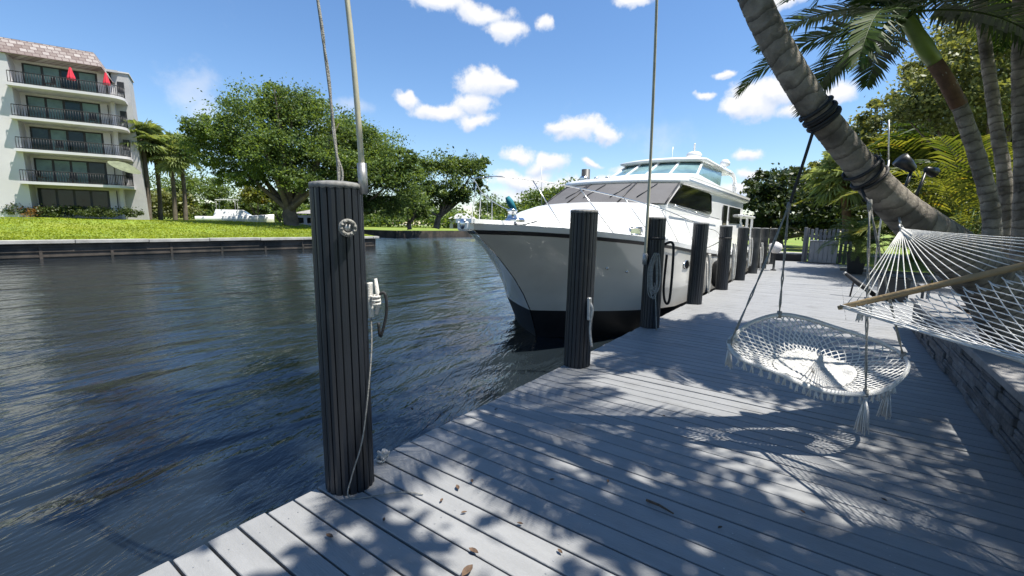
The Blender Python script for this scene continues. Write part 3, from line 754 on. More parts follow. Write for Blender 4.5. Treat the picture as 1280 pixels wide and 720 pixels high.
for i, (py, zc, nl) in enumerate([(9.40, .75, 4), (12.1, .9, 6), (14.7, 1.0, 6), (17.3, .8, 3), (19.8, .7, 3)]):
    mb = MB(); c = Vector((-1.99, py, zc))
    for k in range(nl):
        o = Vector((rng.uniform(-.01, .06), rng.uniform(-.08, .10), 0)); L = rng.uniform(.25, .7)
        mb.tube(smooth_line([c+o+Vector((0, 0, .25)), c+o*1.3+Vector((.02, 0, 0)), c+o+Vector((.03, .02, -L)), c+o*.4+Vector((.02, .03, -L*.7)), c+Vector((0, .02, .1))], 5), .014, 5)
    tag(mb.build('hanging_lines', 'rope_white'), ['pale dock lines knotted on the fourth piling beside the porthole', 'bundle of pale dock lines on the fifth piling with the yellow streak', 'bundle of pale dock lines hanging on the sixth piling', 'short pale dock lines on the seventh piling', 'short pale dock lines on the eighth piling'][i], 'rope', 'dock lines hung on the pilings')
t = thing('fender_ball', 'round pale fender ball on a short post at the far dock edge', 'lamp', (-1.7, 19.0, 0))  # a pale fender ball, no lamp; the post under it is made up
mb = MB(); mb.lathe([(.10, 0), (.10, .03), (.04, .06), (.035, .62), (.09, .64)], (-1.7, 19.0, 0), 12); mb.build('ball_post', 'black_plastic', t)
mb = MB(); mb.lathe([(.09, 0), (.19, .08), (.23, .2), (.19, .33), (.06, .41), (.01, .42)], (-1.7, 19.0, .64), 14); mb.build('ball_body', 'stucco', t)
# ------------------------------------------------------------------ motor yacht
BX = -4.85
def interp(tab, x):
    if x <= tab[0][0]: return tab[0][1]
    for (a, b), (c, d) in zip(tab, tab[1:]):
        if x <= c: return b+(d-b)*(x-a)/(c-a)
    return tab[-1][1]
STEM = [(-1.3, 7.9), (-.68, 7.70), (-.21, 7.48), (.15, 7.22), (.51, 6.88), (.94, 6.36), (1.2, 5.98), (1.40, 5.68), (1.6, 5.5)]
SHEER = [(5.6, 1.41), (6.2, 1.40), (6.8, 1.36), (7.5, 1.29), (8.3, 1.21), (9.8, 1.05), (10.8, .96), (13, .78), (16, .64), (24, .58)]
def Bm(z): return interp([(-1.3, 1.7), (-.8, 2.0), (-.2, 2.17), (.3, 2.24), (1.6, 2.27)], z)
def hbf(Y, z):
    L = interp([(-1.3, 2.7), (-.2, 2.8), (1.45, 4.3)], z)
    t = max(0, min(1, (Y-interp(STEM, z))/L))
    return Bm(z)*(1-(1-t)**interp([(-.2, 2.0), (1.4, 2.25)], z))*(1-.06*max(0, (Y-16)/8))
def zs(Y): return interp(SHEER, Y)
yt = thing('motor_yacht', 'large white motor yacht moored bow first beside the dock pilings', 'yacht', (BX, 12, WL))
ws = [0, .004, .012, .024, .04, .06, .085, .115, .15, .19, .235, .29, .36, .46, .6, .8, 1.0]
def hull_grid(z0f, z1f, nv, nm, m, off=0.0):
    mb = MB()
    for sg in (1, -1):
        rows = []
        for w in ws:
            row = []
            for j in range(nv+1):
                v = j/nv
                ysheer = 5.66+18.3*w
                z = z0f(ysheer)+v*(z1f(ysheer)-z0f(ysheer))
                ys = interp(STEM, z); Y = ys+(24-ys)*w
                row.append((BX+sg*(hbf(Y, z)+off+.012), Y, z))
            rows.append(row)
        if sg < 0: rows = [list(reversed(r)) for r in rows]
        mb.grid([list(reversed(r)) for r in rows])
    z0, z1 = z0f(24), z1f(24); b0, b1 = hbf(24, z0)+off+.012, hbf(24, z1)+off+.012
    mb.add([(BX-b0, 24, z0), (BX+b0, 24, z0), (BX+b1, 24, z1), (BX-b1, 24, z1)], [(0, 1, 2, 3)])
    return mb.build(nm, m, yt)
hull = hull_grid(lambda y: -.2, lambda y: zs(y)+.0, 14, 'hull', 'hull')
hull_grid(lambda y: -1.3, lambda y: -.2, 6, 'boot_stripe', 'boot')
hull_grid(lambda y: zs(y)-.075, lambda y: zs(y)-.005, 1, 'rubrail', 'rub', .02)
hull_grid(lambda y: zs(y)-.005, lambda y: zs(y)+.10, 2, 'gunwale', 'gel', .006)
YS = [5.75, 6, 6.3, 6.7, 7.2, 7.8, 8.5, 9.3, 10.2, 11.5, 13, 15, 18, 21, 24]
mb = MB(); mb.grid([[(BX+(hbf(y, zs(y))-.01)*k, y, zs(y)+.06+.06*(1-k*k)) for k in [-1+.2*i for i in range(11)]] for y in YS])
mb.build('deck', 'gel', yt)
# foredeck trunk
TR = [(6.9, .22, 1.47), (7.4, .62, 1.58), (8.0, .98, 1.72), (8.7, 1.28, 1.85), (9.5, 1.5, 1.97), (10.2, 1.62, 2.05), (10.7, 1.66, 2.08), (12, 1.68, 2.08), (21.3, 1.68, 2.06)]
rows = []
for y, hw, zt in TR:
    zb = zs(y)-.02
    h = zt-zb; half = [(hw+.02, zb), (hw, zb+h*.5), (hw-.04, zb+h*.78), (hw-.14, zb+h*.93), (hw-.32, zb+h*.99), (hw*.4, zt+.03), (0, zt+.045)]
    rows.append([(BX-x, y, z) for x, z in half]+[(BX+x, y, z) for x, z in reversed(half[:-1])])
mb = MB(); mb.grid(rows); y, hw, zt = TR[0]
mb.add(rows[0], [tuple(range(len(rows[0])))]); mb.add(rows[-1], [tuple(reversed(range(len(rows[-1]))))])
mb.build('cabin_trunk', 'gel', yt)
mb = MB()
for y0_, y1_ in ((8.2, 10.0),):
    for sg in (1,):
        a = [(BX+sg*(interp([(t[0], t[1]) for t in TR], y)+.018), y, zs(y)+.36*(1)) for y in (8.6, 9.3, 10.2, 11.5, 13)]
        mb.tube(a, .022, 6)
mb.build('trunk_moulding', 'rub', yt) if False else None
# saloon house
mb = MB(); n = 14; DS = [-1+2*i/n for i in range(n+1)]
def wsb(d): return (BX+1.66*d, 10.0+.58*abs(d)**2.2, 2.03-.0*abs(d))
def wst(d): return (BX+1.60*d, 11.35+.50*abs(d)**2.2, 2.62)
bot = [wsb(d) for d in DS]; top = [wst(d) for d in DS]
inset = lambda p: (BX+(p[0]-BX)*.985, p[1]+.05, p[2]-.01)
rows = [[(x, 21, z) for x, _, z in [inset(bot[0])]][0:1]]
loop = lambda arr, z: [(BX-1.62, 21.2, z)]+[inset(p) for p in arr]+[(BX+1.62, 21.2, z)]
mb.grid([[(p[0], p[1], 1.2) for p in loop(bot, 1.2)], loop(bot, 2.03), loop(top, 2.62)], smooth=False)
mb.add(loop(top, 2.62), [tuple(range(n+3))])
mb.add([(BX-1.62, 21.2, .8), (BX+1.62, 21.2, .8), (BX+1.62, 21.2, 2.62), (BX-1.62, 21.2, 2.62)], [(0, 1, 2, 3)])
mb.build('saloon_house', 'gel', yt)
wc = MB()
rows = []
for k in range(5):
    v = k/4; rows.append([tuple(Vector(b).lerp(Vector(t_), .02+.95*v)+Vector((0, -.02-.015*math.sin(v*PI), .01))) for b, t_ in zip(bot, top)])
wc.grid(list(reversed(rows))); cov = wc.build('windshield_cover', 'cover', yt)
for d in (-.40, .40, -.985, .985):
    sm = MB(); a, b = Vector(wsb(d)), Vector(wst(d)); sm.tube([a.lerp(b, .02)+Vector((0, -.035, .02)), a.lerp(b, .5)+Vector((0, -.05, .02)), a.lerp(b, .97)+Vector((0, -.035, .02))], .018, 5); sm.build('cover_seam', 'rub', cov)
for d in (-.25, .18, .55, -.6):
    sm = MB(); a, b = Vector(wsb(d)), Vector(wst(d+.18)); sm.tube([a.lerp(b, .25)+Vector((0, -.05, .03)), a.lerp(b, .9)+Vector((0, -.04, .03))], .011, 5); sm.build('wiper', 'rub', cov)
for sg in (1, -1):
    X = BX+sg*1.665
    mb = MB()
    p = [(X, 10.72, 2.07), (X-sg*.05, 11.86, 2.57), (X-sg*.05, 14.85, 2.55), (X-sg*.02, 15.05, 2.50), (X, 15.15, 2.0), (X, 15.0, 1.93)]
    mb.plate(p, .03); mb.build('side_window', 'dglass', yt)
    mb = MB(); mb.plate([(X-sg*.005, 17.0, .95), (X-sg*.005, 17.0, 2.3), (X-sg*.01, 17.7, 2.3), (X-sg*.01, 17.7, .95)], .03); mb.plate([(X-sg*.005, 18.2, 1.7), (X-sg*.02, 18.2, 2.3), (X-sg*.02, 20.4, 2.3), (X-sg*.005, 20.4, 1.7)], .03)
    mb.build('aft_window', 'dglass', yt)
    mb = MB(); mb.tube(smooth_line([(X+sg*.08, 10.9, 2.02), (X+sg*.08, 13, 1.90), (X+sg*.08, 16, 1.80)], 4), .016, 6)
    for y in (11, 13, 15.6): mb.tube([(X, y, interp([(10.9, 2.0), (16, 1.8)], y)), (X+sg*.08, y, interp([(10.9, 2.02), (16, 1.8)], y))], .010, 5)
    mb.build('grab_rail', 'steel', yt)
# flybridge
def plan(hw, yf, bow, ya, n=12): return [(BX-hw, ya)]+[(BX+hw*d, yf+bow*abs(d)**2.4) for d in [-1+2*i/n for i in range(n+1)]]+[(BX+hw, ya)]
def loft(mb, secs, cap=True, smooth=False):
    rows = [[(x, y, z) for (x, y), z in zip(pl, [z]*len(pl))] if not isinstance(z, list) else [(x, y, zz) for (x, y), zz in zip(pl, z)] for pl, z in secs]
    mb.grid(rows, smooth=smooth, closed=True)
    if cap: mb.add(rows[-1], [tuple(range(len(rows[-1])))]); mb.add(rows[0], [tuple(reversed(range(len(rows[0]))))])
mb = MB()
loft(mb, [(plan(1.66, 11.45, .55, 21.6), 2.585), (plan(1.74, 11.28, .6, 21.8), 2.64), (plan(1.76, 11.32, .6, 21.8), 2.72), (plan(1.80, 11.55, .6, 21.7), 2.79)], smooth=True)
mb.build('flybridge_brow', 'gel', yt)
def cz(pl, z0, za): return [z0+(za-z0)*max(0, min(1, (y-13.5)/7.0)) for x, y in pl]
a, b, c_ = plan(1.52, 12.9, .55, 20.6), plan(1.46, 13.5, .5, 20.4), plan(1.36, 13.62, .5, 20.3)
mb = MB(); loft(mb, [(a, cz(a, 2.77, 2.60)), (b, cz(b, 3.08, 2.86)), (c_, cz(c_, 3.09, 2.87))], smooth=False)
mb.build('flybridge_coaming', 'gel', yt)
n = 12; DD = [-1+2*i/n for i in range(n+1)]
r0 = [(BX-1.38, 17.6, 2.96)]+[(BX+1.38*d, 13.75+.5*abs(d)**2.4, 3.07) for d in DD]+[(BX+1.38, 17.6, 2.96)]
r1 = [(BX-1.30, 18.1, 3.56)]+[(BX+1.24*d, 15.0+.4*abs(d)**2.4, 3.58) for d in DD]+[(BX+1.30, 18.1, 3.56)]
mb = MB(); mb.grid([r0, r1], smooth=False); gl = mb.build('enclosure_glass', 'teal', yt)
for i in (1, 4, 7, 10, 13):
    mb = MB(); mb.bar(Vector(r0[i])+Vector((0, -.015, 0)), Vector(r1[i])+Vector((0, -.015, 0)), .07, .05, bev=.01)
    mb.build('enclosure_frame', 'gel', gl)
mb = MB()
loft(mb, [(plan(1.30, 14.85, .4, 19.6), 3.56), (plan(1.42, 14.7, .45, 19.8), 3.61), (plan(1.40, 14.75, .45, 19.75), 3.67), (plan(1.2, 15.0, .45, 19.5), 3.73)], smooth=True)
mb.build('hardtop', 'gel', yt)
for sg in (1, -1):
    X = BX+sg*1.38; mb = MB()
    path = smooth_line([(X-sg*.1, 18.6, 3.66), (X, 19.6, 3.60), (X+sg*.03, 20.05, 3.40), (X+sg*.06, 20.1, 3.0), (X+sg*.12, 20.0, 2.62)], 5)
    for p, q in zip(path, path[1:]): mb.bar(p-(q-p)*.06, q+(q-p)*.06, .10, .20, bev=.03)
    mb.build('hardtop_leg', 'gel', yt)
mb = MB(); c = Vector((BX+.15, 18.6, 3.72))
mb.lathe([(.16, 0), (.10, .10), (.09, .42), (.20, .46)], c, 12); mb.lathe([(.22, .46), (.28, .50), (.29, .58), (.22, .67), (.10, .71), (.01, .72)], c, 18)
rd = mb.build('radar_dome', 'gel', yt)
mb = MB(); mb.lathe([(.04, .74), (.03, .95), (.05, .96), (.01, 1.02)], c, 8); mb.build('masthead_light', 'gel', rd)
mb = MB(); mb.tube([c+Vector((-.9, .2, 0)), c+Vector((-.9, .25, 1.0))], .012, 5); mb.build('antenna', 'gel', yt)
mb = MB(); mb.lathe([(.05, 0), (.05, .14), (.17, .2), (.19, .3), (.10, .42), (.01, .44)], c+Vector((1.0, .7, -.0)), 12)
mb.build('satellite_dome', 'gel', yt)
for k in range(2):
    mb = MB(); mb.lathe([(.02, 0), (.05, .02), (.065, .10), (.06, .12), (.01, .12)], (BX-.95+.35*k, 12.3, 2.79), 8); mb.build('horn', 'steel', yt)
mb = MB(); mb.box((BX-1.2, 12.0, 2.85), (.22, .2, .14), bev=.04); mb.build('searchlight', 'steel', yt)
mb = MB(); mb.box((BX+1.35, 21.6, 2.02), (1.0, 3.4, .10), bev=.03); mb.box((BX-1.35, 21.6, 2.02), (1.0, 3.4, .10), bev=.03); mb.box((BX, 21.0, 2.02), (2.0, 2.2, .10), bev=.03)
for sg in (1, -1):
    for y in (21.7, 23.1): mb.bar((BX+sg*1.75, y, .6), (BX+sg*1.75, y, 1.98), .09, .09)
mb.build('cockpit_overhang', 'gel', yt)
# bow pulpit, rails, ground tackle
mb = MB(); mb.plate([(BX-.24, 6.5, 1.53), (BX+.24, 6.5, 1.53), (BX+.17, 5.45, 1.55), (BX-.17, 5.45, 1.55)], .07); mb.box((BX, 5.50, 1.47), (.26, .16, .16), bev=.03)
mb.build('bow_platform', 'gel', yt)
mb = MB(); mb.bar((BX, 5.42, 1.52), (BX, 5.95, 1.30), .07, .05); mb.bar((BX-.16, 5.50, 1.24), (BX+.16, 5.50, 1.24), .10, .04); mb.lathe([(.05, -.08), (.07, -.04), (.07, .04), (.05, .08)], (BX, 5.46, 1.50), 8)
mb.build('anchor', 'steel', yt)
mb = MB(); mb.lathe([(.14, 0), (.15, .05), (.09, .10), (.08, .2), (.12, .24), (.02, .27)], (BX-.05, 6.85, 1.53), 12); mb.box((BX+.15, 6.75, 1.57), (.2, .25, .12), bev=.04)
mb.build('windlass', 'steel', yt)
for sg in (1, -1):
    R = [(BX+sg*.02, 5.98, 2.28), (BX+sg*.30, 6.03, 2.28), (BX+sg*.62, 6.5, 2.25), (BX+sg*1.12, 7.25, 2.16), (BX+sg*1.58, 8.2, 2.03), (BX+sg*1.92, 9.3, 1.88), (BX+sg*2.06, 10.6, 1.72), (BX+sg*2.10, 12.5, 1.52), (BX+sg*2.10, 14.2, 1.36), (BX+sg*2.1, 14.5, .9)]
    mb = MB(); mb.tube(smooth_line(R, 5), .012, 6)
    for i, yb in ((2, 6.85), (3, 7.75), (4, 8.75), (5, 9.9), (6, 11.2), (7, 13.0)):
        xb = hbf(yb, zs(yb))-.06; mb.tube([R[i], (BX+sg*xb, yb, zs(yb)+.08)], .010, 6)
    mid = [Vector(R[i]).lerp(Vector((BX+sg*(hbf(R[i][1]+.4, zs(R[i][1]+.4))-.06), R[i][1]+.4, zs(R[i][1]+.4)+.08)), .5) for i in (2, 3, 4, 5, 6, 7)]
    mb.build('bow_rail', 'steel', yt)
for y, z in ((10.25, .70), (14.6, .35)):
    X = BX+hbf(y, z)+.012; mb = MB(); n = 20; rows = []
    for rr, o in ((1.18, .005), (1.15, .02), (1.0, .022)):
        rows.append([(X+o, y+.20*rr*math.cos(2*PI*k/n), z+.085*rr*math.sin(2*PI*k/n)) for k in range(n)])
    mb.grid(rows, closed=True); ph = mb.build('porthole', 'steel', yt)
    mb = MB(); mb.add([(X+.015, y+.20*math.cos(2*PI*k/n), z+.085*math.sin(2*PI*k/n)) for k in range(n)], [tuple(range(n))]); mb.build('porthole_glass', 'dglass', ph)
for y, z in ((7.95, .72), (8.35, .64)):
    X = BX+hbf(y, z)+.012; nrm = Vector((hbf(y, z)-hbf(y, z-.1), hbf(y, z)-hbf(y+.1, z), 0))
    mb = MB(); mb.tube([(X-.03, y, z), (X+.02, y-.012, z-.006)], .022, 10); mb.build('through_hull', 'steel', yt)
y = 8.45; X = BX+hbf(y, zs(y))+.02
mb = MB()
dy = .10; fx = (hbf(y+.1, 1.2)-hbf(y-.1, 1.2))/.2
for a, b in (((-.15, .16), (.15, .16)), ((-.15, .29), (.15, .29)), ((-.15, .16), (-.15, .29)), ((.15, .16), (.15, .29))):
    mb.tube([(X+fx*a[0]-.25, y+a[0], zs(y)+a[1]), (X+fx*b[0]-.25, y+b[0], zs(y)+b[1])], .022, 6)
mb.plate([(X+fx*-.14-.26, y-.14, zs(y)+.16), (X+fx*.14-.26, y+.14, zs(y)+.16), (X+fx*.14-.26, y+.14, zs(y)+.28), (X+fx*-.14-.26, y-.14, zs(y)+.28)], .02)
mb.build('fairlead', 'steel', yt)
for y in (9.3, 12.0, 15.5):
    mb = MB(); X = BX+hbf(y, zs(y))-.12; z = zs(y)+.09
    mb.tube([(X, y-.14, z+.07), (X, y+.14, z+.07)], .016, 6); mb.tube([(X, y-.05, z), (X, y-.05, z+.07)], .014, 5); mb.tube([(X, y+.05, z), (X, y+.05, z+.07)], .014, 5)
    mb.build('deck_cleat', 'steel', yt)
for i, (y, z, h, r) in enumerate(((12.9, .30, .75, .16), (15.9, .1, .75, .15))):
    X = BX+hbf(y, .5)+.012+r+.01; t = thing('fender', ['fat black fender hanging on the hull beyond the porthole', 'black fender hung farther aft between hull and sixth piling'][i], 'fender', (X, y, z))
    mb = MB(); mb.lathe([(.03, -h/2), (r*.7, -h/2+.05), (r, -h/2+.14), (r, h/2-.14), (r*.7, h/2-.05), (.03, h/2)], (X, y, z), 16); mb.build('fender_body', 'black', t)
    mb = MB(); mb.tube([(X, y, z+h/2), (X-.1, y, zs(y)+.12)], .010, 5); mb.build('fender_line', 'rope_white', t)
def dockline(lab, a, b, sag):
    a, b = Vector(a), Vector(b); pts = [a.lerp(b, k/10)+Vector((0, 0, -sag*4*(k/10)*(1-k/10))) for k in range(11)]
    mb = MB(); mb.tube(pts, .011, 6); tag(mb.build('dock_line', 'rope_grey'), lab, 'dock line', 'dock lines from yacht to pilings')
dockline('grey dock line from the yacht bow cleat to the third piling', (BX+hbf(9.3, 1.1)-.12, 9.3, 1.2), (-2.25, 6.7, 1.32), .12)
dockline('grey dock line from the yacht side to the fifth piling', (BX+hbf(12, .85)-.12, 12.0, .95), (-2.25, 12.0, 1.2), .02)
# tall mooring pole on the far side of the yacht
mb = MB(); mb.tube([(-7.45, 14.86, -2.5), (-7.42, 14.86, 3.5)], [.17, .15], 12); tag(mb.build('mooring_pole', 'wrap_old'), 'tall dark mooring pole showing beyond the yacht windshield', 'pole')

# ------------------------------------------------------------------ apartment building across the canal
BA = rad(21.3); bu = Vector((math.sin(BA), math.cos(BA), 0)); bn = Vector((math.cos(BA), -math.sin(BA), 0))
BO = dep(14, 106, 40.0); BO.z = 0
def bp(s, z, d=0.0): return BO+bu*s+bn*d+Vector((0, 0, z))
apt = thing('apartment_building', 'white five storey apartment block with dark sliding windows, balconies and tiled mansard', 'building', bp(3, 1.0, -4))
def bbox(mb, s0, s1, z0, z1, d0, d1):
    v = [bp(s, z, d) for z in (z0, z1) for (s, d) in ((s0, d0), (s0, d1), (s1, d1), (s1, d0))]
    mb.add(v, [(0, 1, 2, 3), (7, 6, 5, 4), (0, 4, 5, 1), (1, 5, 6, 2), (2, 6, 7, 3), (3, 7, 4, 0)])
FL = [1.75, 4.42, 7.14, 9.80, 12.48]
mb = MB(); bbox(mb, -16, 6.2, .6, 15.0, -12, -1.45); bbox(mb, 6.2, 6.5, .6, 13.9, -12, -.9)
mb.build('wall', 'stucco', apt)
mb = MB(); bbox(mb, -16.2, 6.9, 15.1, 15.3, -12, -1.2); mb.build('roof_deck', 'stucco_grey', apt)
mb = MB()
fin = [bp(-3.6, .5, .25), bp(.42, .5, .25), bp(.02, 14.2, .25), bp(-.05, 15.0, .25), bp(-3.6, 15.0, .25)]
fb = [p-bn*1.8 for p in fin]; n = 5
mb.add(fin+fb, [tuple(range(n)), tuple(reversed(range(n, 2*n)))]+[(i, n+i, n+(i+1) % n, (i+1) % n) for i in range(n)])
mb.build('fin_wall', 'stucco', apt)
mb = MB(); v = [bp(6.45, .5, -1.6), bp(8.15, .5, -1.6), bp(7.6, 15.2, -1.6), bp(6.35, 15.2, -1.6)]; v2 = [p-bn*3.2 for p in v]
mb.add(v+v2, [(0, 1, 2, 3), (7, 6, 5, 4), (0, 4, 5, 1), (1, 5, 6, 2), (2, 6, 7, 3), (3, 7, 4, 0)])
tw = mb.build('stair_tower', 'stucco_grey', apt)
mb = MB(); bbox(mb, 6.3, 7.7, 15.2, 15.32, -4.9, -1.5); mb.build('parapet', 'stucco', tw)
# mansard roof
mb = MB(); lo = [bp(-3.8, 15.0, .45), bp(6.0, 15.0, .45), bp(6.6, 14.0, -.2), bp(6.75, 15.0, -9)]; hi = [bp(-3.8, 16.32, -.25), bp(5.45, 16.32, -.25), bp(5.5, 16.32, -.9), bp(5.5, 16.32, -9)]
mb.add(lo+hi, [(0, 1, 5, 4), (1, 2, 6, 5), (2, 3, 7, 6)])
mb.add([p+Vector((0, 0, .02)) for p in hi]+[bp(-3.8, 16.3, -9)], [(0, 1, 2, 3, 4)])
mb.add([bp(-3.8, 14.98, .45), bp(6.0, 14.98, .45), bp(6.0, 14.98, -1.5), bp(-3.8, 14.98, -1.5)], [(3, 2, 1, 0)])
rf = mb.build('mansard_roof', 'tiles', apt)
uv = rf.data.uv_layers.new(name='UVMap'); oo = BO
for poly in rf.data.polygons:
    for li in poly.loop_indices:
        co = rf.data.vertices[rf.data.loops[li].vertex_index].co + Vector(apt.location)-oo
        uv.data[li].uv = (co.dot(bu)-.6*co.dot(bn), co.z*1.12)
# floors: glazing, slabs, railings
bay = [(6.0, 1.15), (6.5, 1.12), (6.9, .98), (7.2, .72), (7.38, .38), (7.42, .0), (7.4, -.6), (7.4, -1.6)]
for fi, z in enumerate(FL):
    zt = z+2.28
    if fi == 0: zt = 4.05
    mb = MB(); bbox(mb, .45, 5.95, z, zt, -1.5, -1.40)
    if fi == 0:
        wf = mb.build('ground_floor_window', 'frame_dark', apt)
    else: wf = mb.build('sliding_window', 'frame_dark', apt)
    edges = [.50, 1.70, 2.88, 4.05, 5.30]
    for k in range(4):
        a, b = edges[k]+.09, edges[k+1]-.09
        mb = MB(); bbox(mb, a, b, z+.1, zt-.12, -1.41, -1.375)
        lightp = {(4, 0), (4, 1), (4, 3), (3, 0), (3, 3), (2, 1), (2, 3), (1, 0), (1, 1), (1, 2), (3, 1)}
        mb.build('pane', 'curtain' if (fi, k) in lightp else 'glass_dark', wf)
    mb = MB(); bbox(mb, 5.38, 5.9, z, zt+.05, -1.55, -1.36); mb.build('pier', 'stucco', apt)
    if fi == 0: continue
    # balcony slab with rounded end
    out = [(-.1, -1.5), (-.1, 1.0), (5.6, 1.12)]+bay
    mb = MB(); nn = len(out)
    mb.add([bp(s, z-.17, d) for s, d in out]+[bp(s, z+.06, d) for s, d in out], [tuple(reversed(range(nn))), tuple(range(nn, 2*nn))]+[(i, (i+1) % nn, nn+(i+1) % nn, nn+i) for i in range(nn)])
    sl = mb.build('balcony', 'stucco', apt)
    mb = MB(); rl = [(s, d-.08) for s, d in [(.05, 1.0), (2.8, 1.06), (5.6, 1.12)]+bay[1:6]]
    pts = [bp(s, z+1.0, d) for s, d in rl]; mb.tube(pts, .035, 5); mb.tube([p-Vector((0, 0, .86)) for p in pts], .025, 5)
    for a, b in zip(rl, rl[1:]):
        L = math.hypot(b[0]-a[0], b[1]-a[1]); m_ = max(1, int(L/(.17 if a[0] < 5.5 else .11)))
        for i in range(m_):
            f = i/m_; s, d = a[0]+(b[0]-a[0])*f, a[1]+(b[1]-a[1])*f
            mb.tube([bp(s, z+.1, d), bp(s, z+1.0, d)], .024, 4)
    mb.build('railing', 'iron', sl)
    # small punched window on the tower wall
    mb = MB(); bbox(mb, 6.75, 7.25, z+.9, z+1.9, -1.62, -1.56); mb.build('small_window', 'frame_dark', tw)
def patio_chair_at(s, z, d, rz, lab):
    t = thing('balcony_chair', lab, 'chair', bp(s, z, d), 'dark chairs on the balconies')
    c = bp(s, z, d); mb = MB(); mb.box(c+Vector((0, 0, .42)), (.5, .5, .06), rz); mb.build('seat', 'iron', t)
    R = Matrix.Rotation(rz, 3, 'Z'); mb = MB(); mb.box(c+R @ Vector((0, .24, .72)), (.5, .05, .6), rz); mb.build('backrest', 'iron', t)
    for (x, y) in ((-.22, -.22), (.22, -.22), (-.22, .22), (.22, .22)):
        mb = MB(); q = c+R @ Vector((x, y, 0)); mb.tube([q, q+Vector((0, 0, .42))], .02, 4); mb.build('leg', 'iron', t)
patio_chair_at(2.5, FL[4]+.06, .3, .4, 'dark chair on the top balcony left of the red umbrella')
patio_chair_at(1.2, FL[1]+.06, .4, 2.2, 'dark chair at left on the lowest balcony')
patio_chair_at(3.2, FL[1]+.06, .3, 1.2, 'dark chair at the middle of the lowest balcony')
patio_chair_at(5.0, FL[3]+.06, .4, 1.2, 'dark chair by the right end of the second highest balcony')
patio_chair_at(2.6, FL[2]+.06, .4, 1.2, 'dark chair on the middle balcony')
def umbrella(s, z, d, lab, top, hgt, rr, m='red'):
    t = thing('patio_umbrella', lab, 'umbrella', bp(s, z, d)); c = bp(s, z, d)
    mb = MB(); mb.tube([c, c+Vector((0, 0, top))], .03, 6); mb.build('pole', 'iron', t)
    mb = MB(); n = 16; rows = []
    for k, (r, zz) in enumerate(((rr*.95, top-hgt), (rr, top-hgt*.8), (rr*.62, top-hgt*.4), (.05, top+.03))):
        rows.append([tuple(c+Vector((r*(1+.22*(i % 2))*math.cos(2*PI*i/n), r*(1+.22*(i % 2))*math.sin(2*PI*i/n), zz))) for i in range(n)])
    mb.grid(rows, closed=True, smooth=False); mb.build('canopy', m, t)
umbrella(3.9, FL[4]+.06, .45, 'folded red umbrella on the top balcony, in front of the windows', 2.0, 1.05, .24)
umbrella(6.25, FL[4]+.06, .4, 'folded red umbrella on the top balcony at its rounded corner', 2.0, 1.05, .22)
# tilted olive umbrella over the lower balcony corner
t = thing('patio_umbrella', 'open tilted olive umbrella over the corner of the lowest balcony', 'umbrella', bp(6.9, FL[1]+.06, .6))
mb = MB(); ax = (bu*.42+Vector((0, 0, 1))+bn*.35).normalized(); cc = bp(7.1, 6.35, 1.2); e1 = ax.cross(bn).normalized(); e2 = ax.cross(e1)
mb.grid([[tuple(cc+(e1*math.cos(2*PI*i/16)+e2*math.sin(2*PI*i/16))*r+ax*h) for i in range(16)] for r, h in ((1.25, -.22), (.8, 0), (.05, .22))], closed=True, smooth=False); mb.build('canopy', 'olive', t)
mb = MB(); mb.tube([bp(6.9, FL[1]+.06, .6), cc+ax*.2], .03, 6); mb.build('pole', 'iron', t)
# ------------------------------------------------------------------ vegetation across the canal
def sabal(px, ytop, ybase, D, lab, rz=0, s=1.0):
    b = dep(px, ybase, D); top = dep(px+2, ytop, D)
    t = thing('sabal_palm', lab, 'palm', b, 'cabbage palms beside the apartment block')
    mb = MB(); c = Vector((b.x, b.y, top.z-1.0)); mb.tube(smooth_line([b-Vector((0, 0, .4)), (b+c)/2+Vector((.08, .1, 0)), c], 4), [.26, .24, .22, .21, .2, .2, .2, .2, .22], 8); mb.build('trunk', 'bark', t)
    mb = MB()
    for i in range(44):
        fanleaf(mb, c+Vector((0, 0, rng.uniform(-.2, .4))), 2*PI*i*.382, rng.uniform(-.9, 1.3), rng.uniform(.7, 1.2)*s, rng.uniform(1.0, 1.4)*s, 16)
    mb.build('crown', 'leaf_sabal', t); return t
sabal(187, 160, 278, 47, 'tallest of the cabbage palms, right against the apartment block', s=1.15)
sabal(201, 172, 278, 50, 'second cabbage palm from the apartment block, partly behind the tallest', s=1.05)
sabal(219, 182, 278, 49, 'third cabbage palm from the apartment block, left half of the touching pair', s=1.05)
sabal(232, 178, 278, 50, 'cabbage palm farthest from the block, nearest the big ficus', s=1.1)
tree('ficus_tree', 'huge spreading ficus tree on the far lawn, left of the nearest piling', 'tree', dep(366, 284, 47),
     [plobe(338, 158, 62, 48, 46), plobe(392, 175, 58, 50, 48), plobe(290, 190, 50, 42, 45), plobe(278, 178, 40, 20, 45), plobe(318, 205, 60, 28, 46), plobe(420, 210, 45, 45, 48), plobe(365, 132, 42, 22, 47), plobe(345, 228, 50, 22, 45), plobe(400, 238, 36, 22, 46), plobe(300, 226, 26, 18, 46), plobe(345, 190, 60, 30, 44)], 85000, .25, 'leaf_ficus', .75, 16, clump=.17, shell=.7)
tree('ficus_tree', 'broad ficus tree on the point, just right of the nearest piling', 'tree', dep(424, 286, 52),
     [plobe(440, 182, 46, 38, 52), plobe(470, 205, 42, 40, 52), plobe(498, 235, 30, 42, 52), plobe(455, 222, 50, 36, 51), plobe(432, 250, 34, 26, 50), plobe(475, 262, 36, 20, 54)], 60000, .27, 'leaf_ficus', .5, 12, clump=.18)
